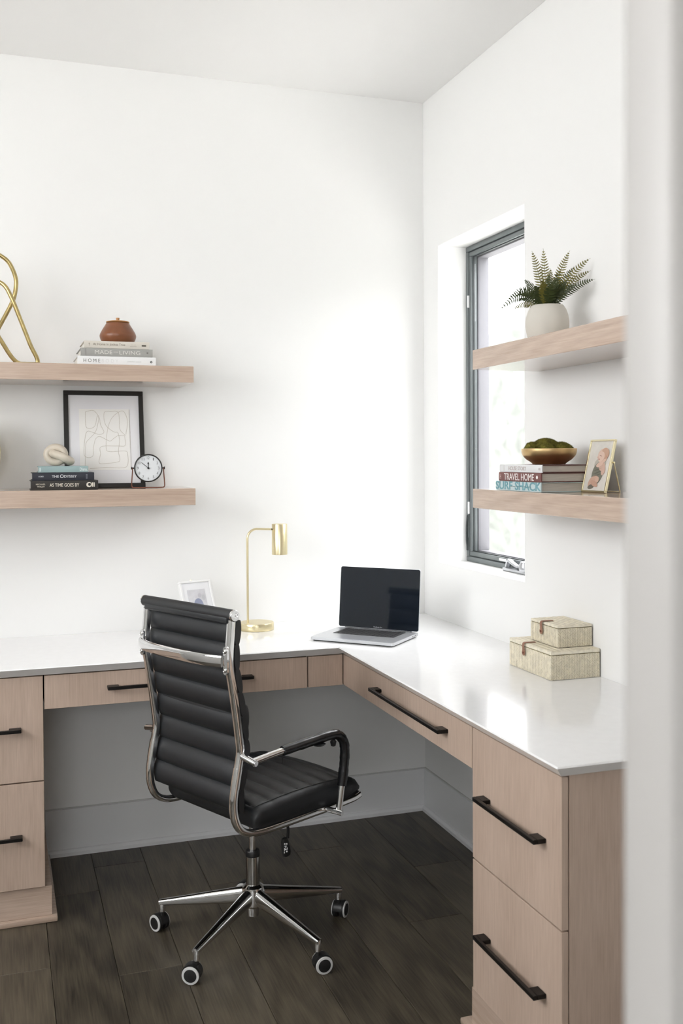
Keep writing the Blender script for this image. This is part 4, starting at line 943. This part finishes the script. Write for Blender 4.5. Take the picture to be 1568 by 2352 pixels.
# gold vase just entering at the left edge of the lower shelf
bm = NB(); lathe(bm, [(0.0, 0.0006), (0.040, 0.0006), (0.060, 0.030), (0.080, 0.085), (0.083, 0.128), (0.078, 0.168), (0.058, 0.205), (0.035, 0.222), (0.033, 0.240), (0.030, 0.240), (0.030, 0.222), (0, 0.205)], 56, (-1.628, -0.13, Z2T), cap=False)
tag(obj('gold_vase', bm, M['goldf'], origin=(-1.628, -0.13, Z2T), angle=60), 'rounded pale gold vase cut off by the left edge of the photo', 'vase')

# ------------------------------------------------------------------ small photo frame on the desk behind the chair
yaw = R(20); lean = R(21)
pf = thing('photo_frame', 'small white photo frame on the desk half hidden behind the chair', 'photo frame', (-0.888, -0.155, ZT+0.0008), (0, 0, 0))
base = Matrix.Translation((-0.888, -0.155, ZT+0.0008)) @ Matrix.Rotation(yaw, 4, 'Z') @ Matrix.Rotation(-lean, 4, 'X')
def pw(name, bm, m, parent=pf): bm.transform(base); return obj(name, bm, m, parent)
W2, H2 = 0.062, 0.190
bm = NB()
for a in ((-W2, W2, 0.0, 0.007), (-W2, W2, H2-0.007, H2), (-W2, -W2+0.007, 0.007, H2-0.007), (W2-0.007, W2, 0.007, H2-0.007)): box(bm, a[0], a[1], 0, 0.014, a[2], a[3], 0.0012, 1)
pw('frame_border', bm, M['acrylic'])
pw('mat_board', box(NB(), -W2+0.007, W2-0.007, 0.005, 0.010, 0.007, H2-0.007), M['mat_white'])
ph = pw('photo_print', box(NB(), -0.035, 0.035, 0.0042, 0.0050, 0.045, H2-0.032), mat('faded_photo', S(205, 204, 208), 0.5, var=0.12, vscale=40))
def blob(cx, cz_, rx, rz, y=0.0040, n=20, rot=0.0):
    bm = NB(); prism(bm, [(cx+rx*math.cos(2*math.pi*i/n)*math.cos(rot)-rz*math.sin(2*math.pi*i/n)*math.sin(rot), cz_+rx*math.cos(2*math.pi*i/n)*math.sin(rot)+rz*math.sin(2*math.pi*i/n)*math.cos(rot)) for i in range(n)], -0.0001, 0.0002, mtx=Matrix(((1, 0, 0, 0), (0, 0, -1, y), (0, 1, 0, 0), (0, 0, 0, 1)))); return bm
pw('printed_shape', blob(0.002, 0.094, 0.019, 0.030), colmat((164, 166, 182)), ph); pw('printed_shape', blob(0.001, 0.106, 0.017, 0.020, 0.0036), colmat((138, 144, 168)), ph); pw('printed_shape', blob(-0.012, 0.088, 0.012, 0.022, 0.0032, rot=0.4), colmat((222, 208, 206)), ph); pw('printed_shape', blob(0.010, 0.136, 0.007, 0.008, 0.0038), colmat((190, 188, 194)), ph); pw('printed_shape', blob(0.024, 0.128, 0.006, 0.010, 0.0038), colmat((188, 188, 192)), ph)
pw('easel_back', box(NB(), -0.018, 0.018, 0.0142, 0.0172, 0.004, 0.13), M['white'])
bm = NB(); lathe(bm, [(0.003, 0), (0.003, 0.004), (0, 0.004)], 12, (-0.012, 0.007, H2)); pw('hanger', bm, M['goldf'])

# ------------------------------------------------------------------ right shelves: bowl of moss, baby photo, potted fern
bc = (-0.125, -1.140)
bw = thing('moss_bowl', 'shallow gold bowl filled with moss on a pile of books', 'bowl', (bc[0], bc[1], ZB))
z = ZB+0.0004
bm = NB(); lathe(bm, [(0.0, z), (0.044, z)]+smooth_prof([(0.0455, z+0.002), (0.050, z+0.006), (0.062, z+0.014), (0.071, z+0.024), (0.0745, z+0.034), (0.0752, z+0.0425)])+[(0.0738, z+0.0432), (0.0725, z+0.034), (0.060, z+0.020), (0.0, z+0.012)], 64, (bc[0], bc[1], 0)); obj('bowl_body', bm, M['goldb'], bw, angle=60)
def moss():
    bm = NB(); rnd = random.Random(3)
    from mathutils import noise as nz
    mounds = [(-0.008, 0.004, 0.040, 0.030), (-0.044, 0.010, 0.026, 0.020), (0.040, 0.006, 0.028, 0.020), (0.022, -0.028, 0.028, 0.018), (-0.024, -0.030, 0.026, 0.016), (0.012, 0.034, 0.030, 0.022), (-0.030, 0.036, 0.024, 0.016), (0.058, -0.012, 0.014, 0.012), (-0.058, -0.010, 0.013, 0.010)]
    n = 90
    def hgt(x, y):
        r = math.hypot(x, y)
        h = 0.0
        for mx_, my, mr, mh in mounds:
            q = 1-((x-mx_)**2+(y-my)**2)/(mr*mr)
            if q > 0: h = max(h, mh*math.sqrt(q))
        h += 0.004+0.0022*nz.noise((x*220, y*220, 0))+0.0014*nz.noise((x*520, y*520, 3))
        return h*min(1, max(0, (0.0725-r)/0.012))**0.5
    G = {}
    R0 = 0.0715
    for i in range(n+1):
        for j in range(n+1):
            x = -R0+2*R0*i/n; y = -R0+2*R0*j/n
            if math.hypot(x, y) <= R0: G[i, j] = bm.verts.new((bc[0]+x, bc[1]+y, z+0.036+hgt(x, y)))
    for i in range(n):
        for j in range(n):
            k = [(i, j), (i+1, j), (i+1, j+1), (i, j+1)]
            if all(q in G for q in k): bm.faces.new([G[q] for q in k])
    for _ in range(9000):     # short fuzz
        a = rnd.uniform(0, 6.283); r = 0.070*math.sqrt(rnd.random()); x, y = r*math.cos(a), r*math.sin(a); h = hgt(x, y)
        p = Vector((bc[0]+x, bc[1]+y, z+0.0355+h)); d = Vector((rnd.uniform(-1, 1)+x*9, rnd.uniform(-1, 1)+y*9, rnd.uniform(0.8, 1.8))).normalized()*rnd.uniform(0.0025, 0.0050)
        s = Vector((rnd.uniform(-1, 1), rnd.uniform(-1, 1), 0)).normalized()*0.0005
        bm.faces.new([bm.verts.new(p-s), bm.verts.new(p+s), bm.verts.new(p+d)])
    return bm
tag(obj('moss', moss(), M['moss'], bw, nofix=True), kind='stuff')

bf = thing('baby_photo_frame', 'thin gold easel frame with a photo of a wrapped newborn', 'photo frame', (-0.095, -1.3065, Z4T+0.0008))
lean2 = math.atan2(0.031, 0.137)
bmx = Matrix(((0, math.cos(lean2)*0+1*math.cos(lean2), math.sin(lean2), -0.0955), (-1, 0, 0, -1.3065), (0, -math.sin(lean2), math.cos(lean2), Z4T+0.0012), (0, 0, 0, 1)))   # local x -> -Y, y -> back, z -> up the frame
def bp(name, bm, m, parent=bf): bm.transform(bmx); return obj(name, bm, m, parent)
W3, H3, e3 = 0.0555, 0.1405, 0.0048
bm = NB()
for a in ((-W3, W3, 0, e3), (-W3, W3, H3-e3, H3), (-W3, -W3+e3, e3, H3-e3), (W3-e3, W3, e3, H3-e3)): box(bm, a[0], a[1], 0, 0.0075, a[2], a[3], 0.0006, 1)
bp('frame_border', bm, M['goldf'])
ph = bp('photo_print', box(NB(), -W3+e3, W3-e3, 0.0030, 0.0055, e3, H3-e3), mat('pale_blanket_photo', S(214, 210, 202), 0.35, var=0.05, vscale=60))
def bs(cx, cz_, rx, rz, col, lay, rot=0.0): return bp('printed_shape', blob(cx*W3*2-W3, cz_*H3, rx*W3*2, rz*H3, 0.0029-0.0003*lay, 24, rot), colmat(col, 0.35), ph)
bs(0.56, 0.54, 0.235, 0.125, (182, 178, 168), 0, 0.1)
bs(0.52, 0.36, 0.225, 0.215, (122, 122, 110), 1, -0.25); bs(0.40, 0.20, 0.20, 0.105, (202, 168, 148), 2, 0.5); bs(0.56, 0.24, 0.075, 0.062, (206, 174, 156), 3, -0.5); bs(0.36, 0.105, 0.13, 0.045, (112, 108, 98), 3, 0.2)
bs(0.47, 0.165, 0.16, 0.05, (196, 158, 138), 4, -0.35)
bs(0.66, 0.49, 0.13, 0.085, (204, 172, 156), 2, -0.3); bs(0.56, 0.525, 0.14, 0.045, (214, 184, 168), 4, 0.25); bs(0.74, 0.41, 0.075, 0.085, (206, 174, 158), 3, -0.2)
bs(0.62, 0.69, 0.205, 0.135, (214, 184, 166), 3, -0.2); bs(0.70, 0.735, 0.16, 0.105, (194, 156, 132), 4, -0.3); bs(0.565, 0.675, 0.135, 0.098, (218, 190, 174), 5, -0.2); bs(0.50, 0.625, 0.035, 0.012, (186, 138, 124), 6); bs(0.55, 0.69, 0.05, 0.006, (150, 112, 96), 6, -0.2); bs(0.44, 0.66, 0.03, 0.022, (210, 178, 162), 6); bs(0.79, 0.665, 0.03, 0.030, (188, 146, 126), 6)
for k, (zz, ww) in enumerate(((0.44, 0.17), (0.38, 0.19), (0.33, 0.18))): bs(0.54, zz, ww, 0.006, (98, 98, 88), 2, 0.25)
bm = NB(); tube(bm, [(-0.066, -1.359, Z4T+0.078), (-0.0425, -1.352, Z4T+0.0026), (-0.0425, -1.262, Z4T+0.0026), (-0.066, -1.254, Z4T+0.078)], 0.0018, 8); obj('easel_leg', bm, M['goldf'], bf)
bm = NB(); lathe(bm, [(0.0025, -0.115), (0.0025, 0.003)], 10, mtx=frame_mtx((-0.0690, -1.3635, Z4T+0.078), (1, 0, 0), (0, 0, 1))) ; obj('easel_hinge', bm, M['goldf'], bf)

fc = (-0.118, -1.120)
fp_ = thing('potted_fern', 'green fern in a rounded off-white stoneware pot', 'plant', (fc[0], fc[1], Z3T))
z = Z3T+0.0006
bm = NB(); lathe(bm, [(0.0, z), (0.044, z)]+smooth_prof([(0.049, z+0.003), (0.056, z+0.022), (0.0595, z+0.045), (0.058, z+0.066), (0.052, z+0.086), (0.045, z+0.098)])+[(0.0435, z+0.0995), (0.0415, z+0.0985), (0.0455, z+0.084), (0.046, z+0.078), (0.0, z+0.078)], 64, (fc[0], fc[1], 0)); obj('pot', bm, M['stone'], fp_, angle=60)
bm = NB(); lathe(bm, [(0.0, z+0.0785), (0.0445, z+0.0785), (0.0440, z+0.086), (0.02, z+0.089), (0, z+0.090)], 32, (fc[0], fc[1], 0)); obj('soil', bm, M['soil'], fp_)
RC = Vector((rt.x, rt.y, 0)).normalized(); FC = Vector((fw.x, fw.y, 0)).normalized()
def frond(dx, dz, dep, m, arch, wmax, np_=20, tipcurl=0.0):
    """one fern frond: midrib arching from the pot to an offset (dx right, dep away, dz up) from the rim centre, with paired leaflets"""
    o = Vector((fc[0], fc[1], z+0.086))+RC*dx*0.10+FC*dep*0.10
    tip = Vector((fc[0], fc[1], z+0.096))+RC*dx+FC*dep+Vector((0, 0, dz))
    mid = (o+tip)/2+Vector((0, 0, arch))-(RC*dx+FC*dep)*0.10
    N = 30; C = []
    for i in range(N+1):
        t = i/N; C.append(o*(1-t)**2+mid*2*t*(1-t)+tip*t*t+Vector((0, 0, -tipcurl*t**4)))
    bm = NB(); tube(bm, C, [0.0013*(1-0.75*i/N) for i in range(N+1)], 6)
    hd = Vector((0, 0, 1))
    side = (tip-o).cross(hd)
    if side.length < 1e-4: side = RC
    view = FC*0.85+RC*0.2
    for k in range(np_):
        t = 0.12+0.86*k/(np_-1); i = min(N-1, int(t*N)); f = t*N-i; p = C[i].lerp(C[i+1], f); tg = (C[i+1]-C[i]).normalized()
        sv = tg.cross(view).normalized(); nn = sv.cross(tg).normalized()
        w = wmax*(math.sin(math.pi*min(1, (t*0.92+0.10)))**0.75)*(0.55+0.45*min(1, t*3))
        for sd in (-1, 1):
            d = (sv*sd*0.92+tg*0.34+nn*random.uniform(-0.35, 0.35)).normalized(); cw = tg*max(0.0018, w*0.135)
            q = [p-cw*0.7, p+d*w*0.45-cw*1.15+nn*0.0008, p+d*w*0.85-cw*0.35, p+d*w+tg*w*0.12, p+d*w*0.72+cw*0.85, p+d*w*0.35+cw*1.0+nn*0.0008, p+cw*0.7]
            vs = [bm.verts.new(v) for v in q]
            lo = [bm.verts.new(v-nn*0.0004) for v in q]
            bm.faces.new(vs); bm.faces.new(lo[::-1])
            for j in range(7): bm.faces.new([vs[j], lo[j], lo[(j+1) % 7], vs[(j+1) % 7]])
    o_ = obj('frond', bm, m, fp_); return o_
G_, O_ = M['fern'], M['fernt']
K = 2.60/2305.65
def FT_(px, py, dep, m, arch=0.015, w=0.0125, n=20, curl=0.0): frond((px-1261)*K, (695-py)*K, dep, m, arch, w*1.3, n, curl)
for a in ((1225, 556, 0.01, O_, 0.012, 0.0125), (1251, 552, 0.0, O_, 0.006, 0.0125), (1318, 556, 0.01, O_, 0.02, 0.012), (1362, 580, -0.02, O_, 0.03, 0.012), (1367, 607, 0.0, O_, 0.03, 0.011), (1371, 632, -0.03, G_, 0.028, 0.011),
          (1146, 702, 0.02, G_, 0.082, 0.0135), (1160, 682, -0.02, G_, 0.075, 0.0135), (1208, 622, 0.03, G_, 0.012, 0.011), (1185, 694, 0.05, O_, 0.035, 0.010), (1302, 598, 0.04, G_, 0.02, 0.012), (1275, 596, 0.03, O_, 0.01, 0.012),
          (1240, 640, -0.05, O_, 0.012, 0.014), (1276, 632, -0.055, G_, 0.010, 0.014), (1300, 640, -0.05, G_, 0.02, 0.012), (1222, 650, -0.04, G_, 0.02, 0.012), (1262, 618, -0.02, G_, 0.0, 0.013), (1335, 592, 0.03, G_, 0.022, 0.011), (1322, 650, -0.06, G_, 0.025, 0.011), (1258, 650, -0.065, G_, 0.015, 0.014), (1200, 668, -0.03, G_, 0.03, 0.011)):
    FT_(*a)
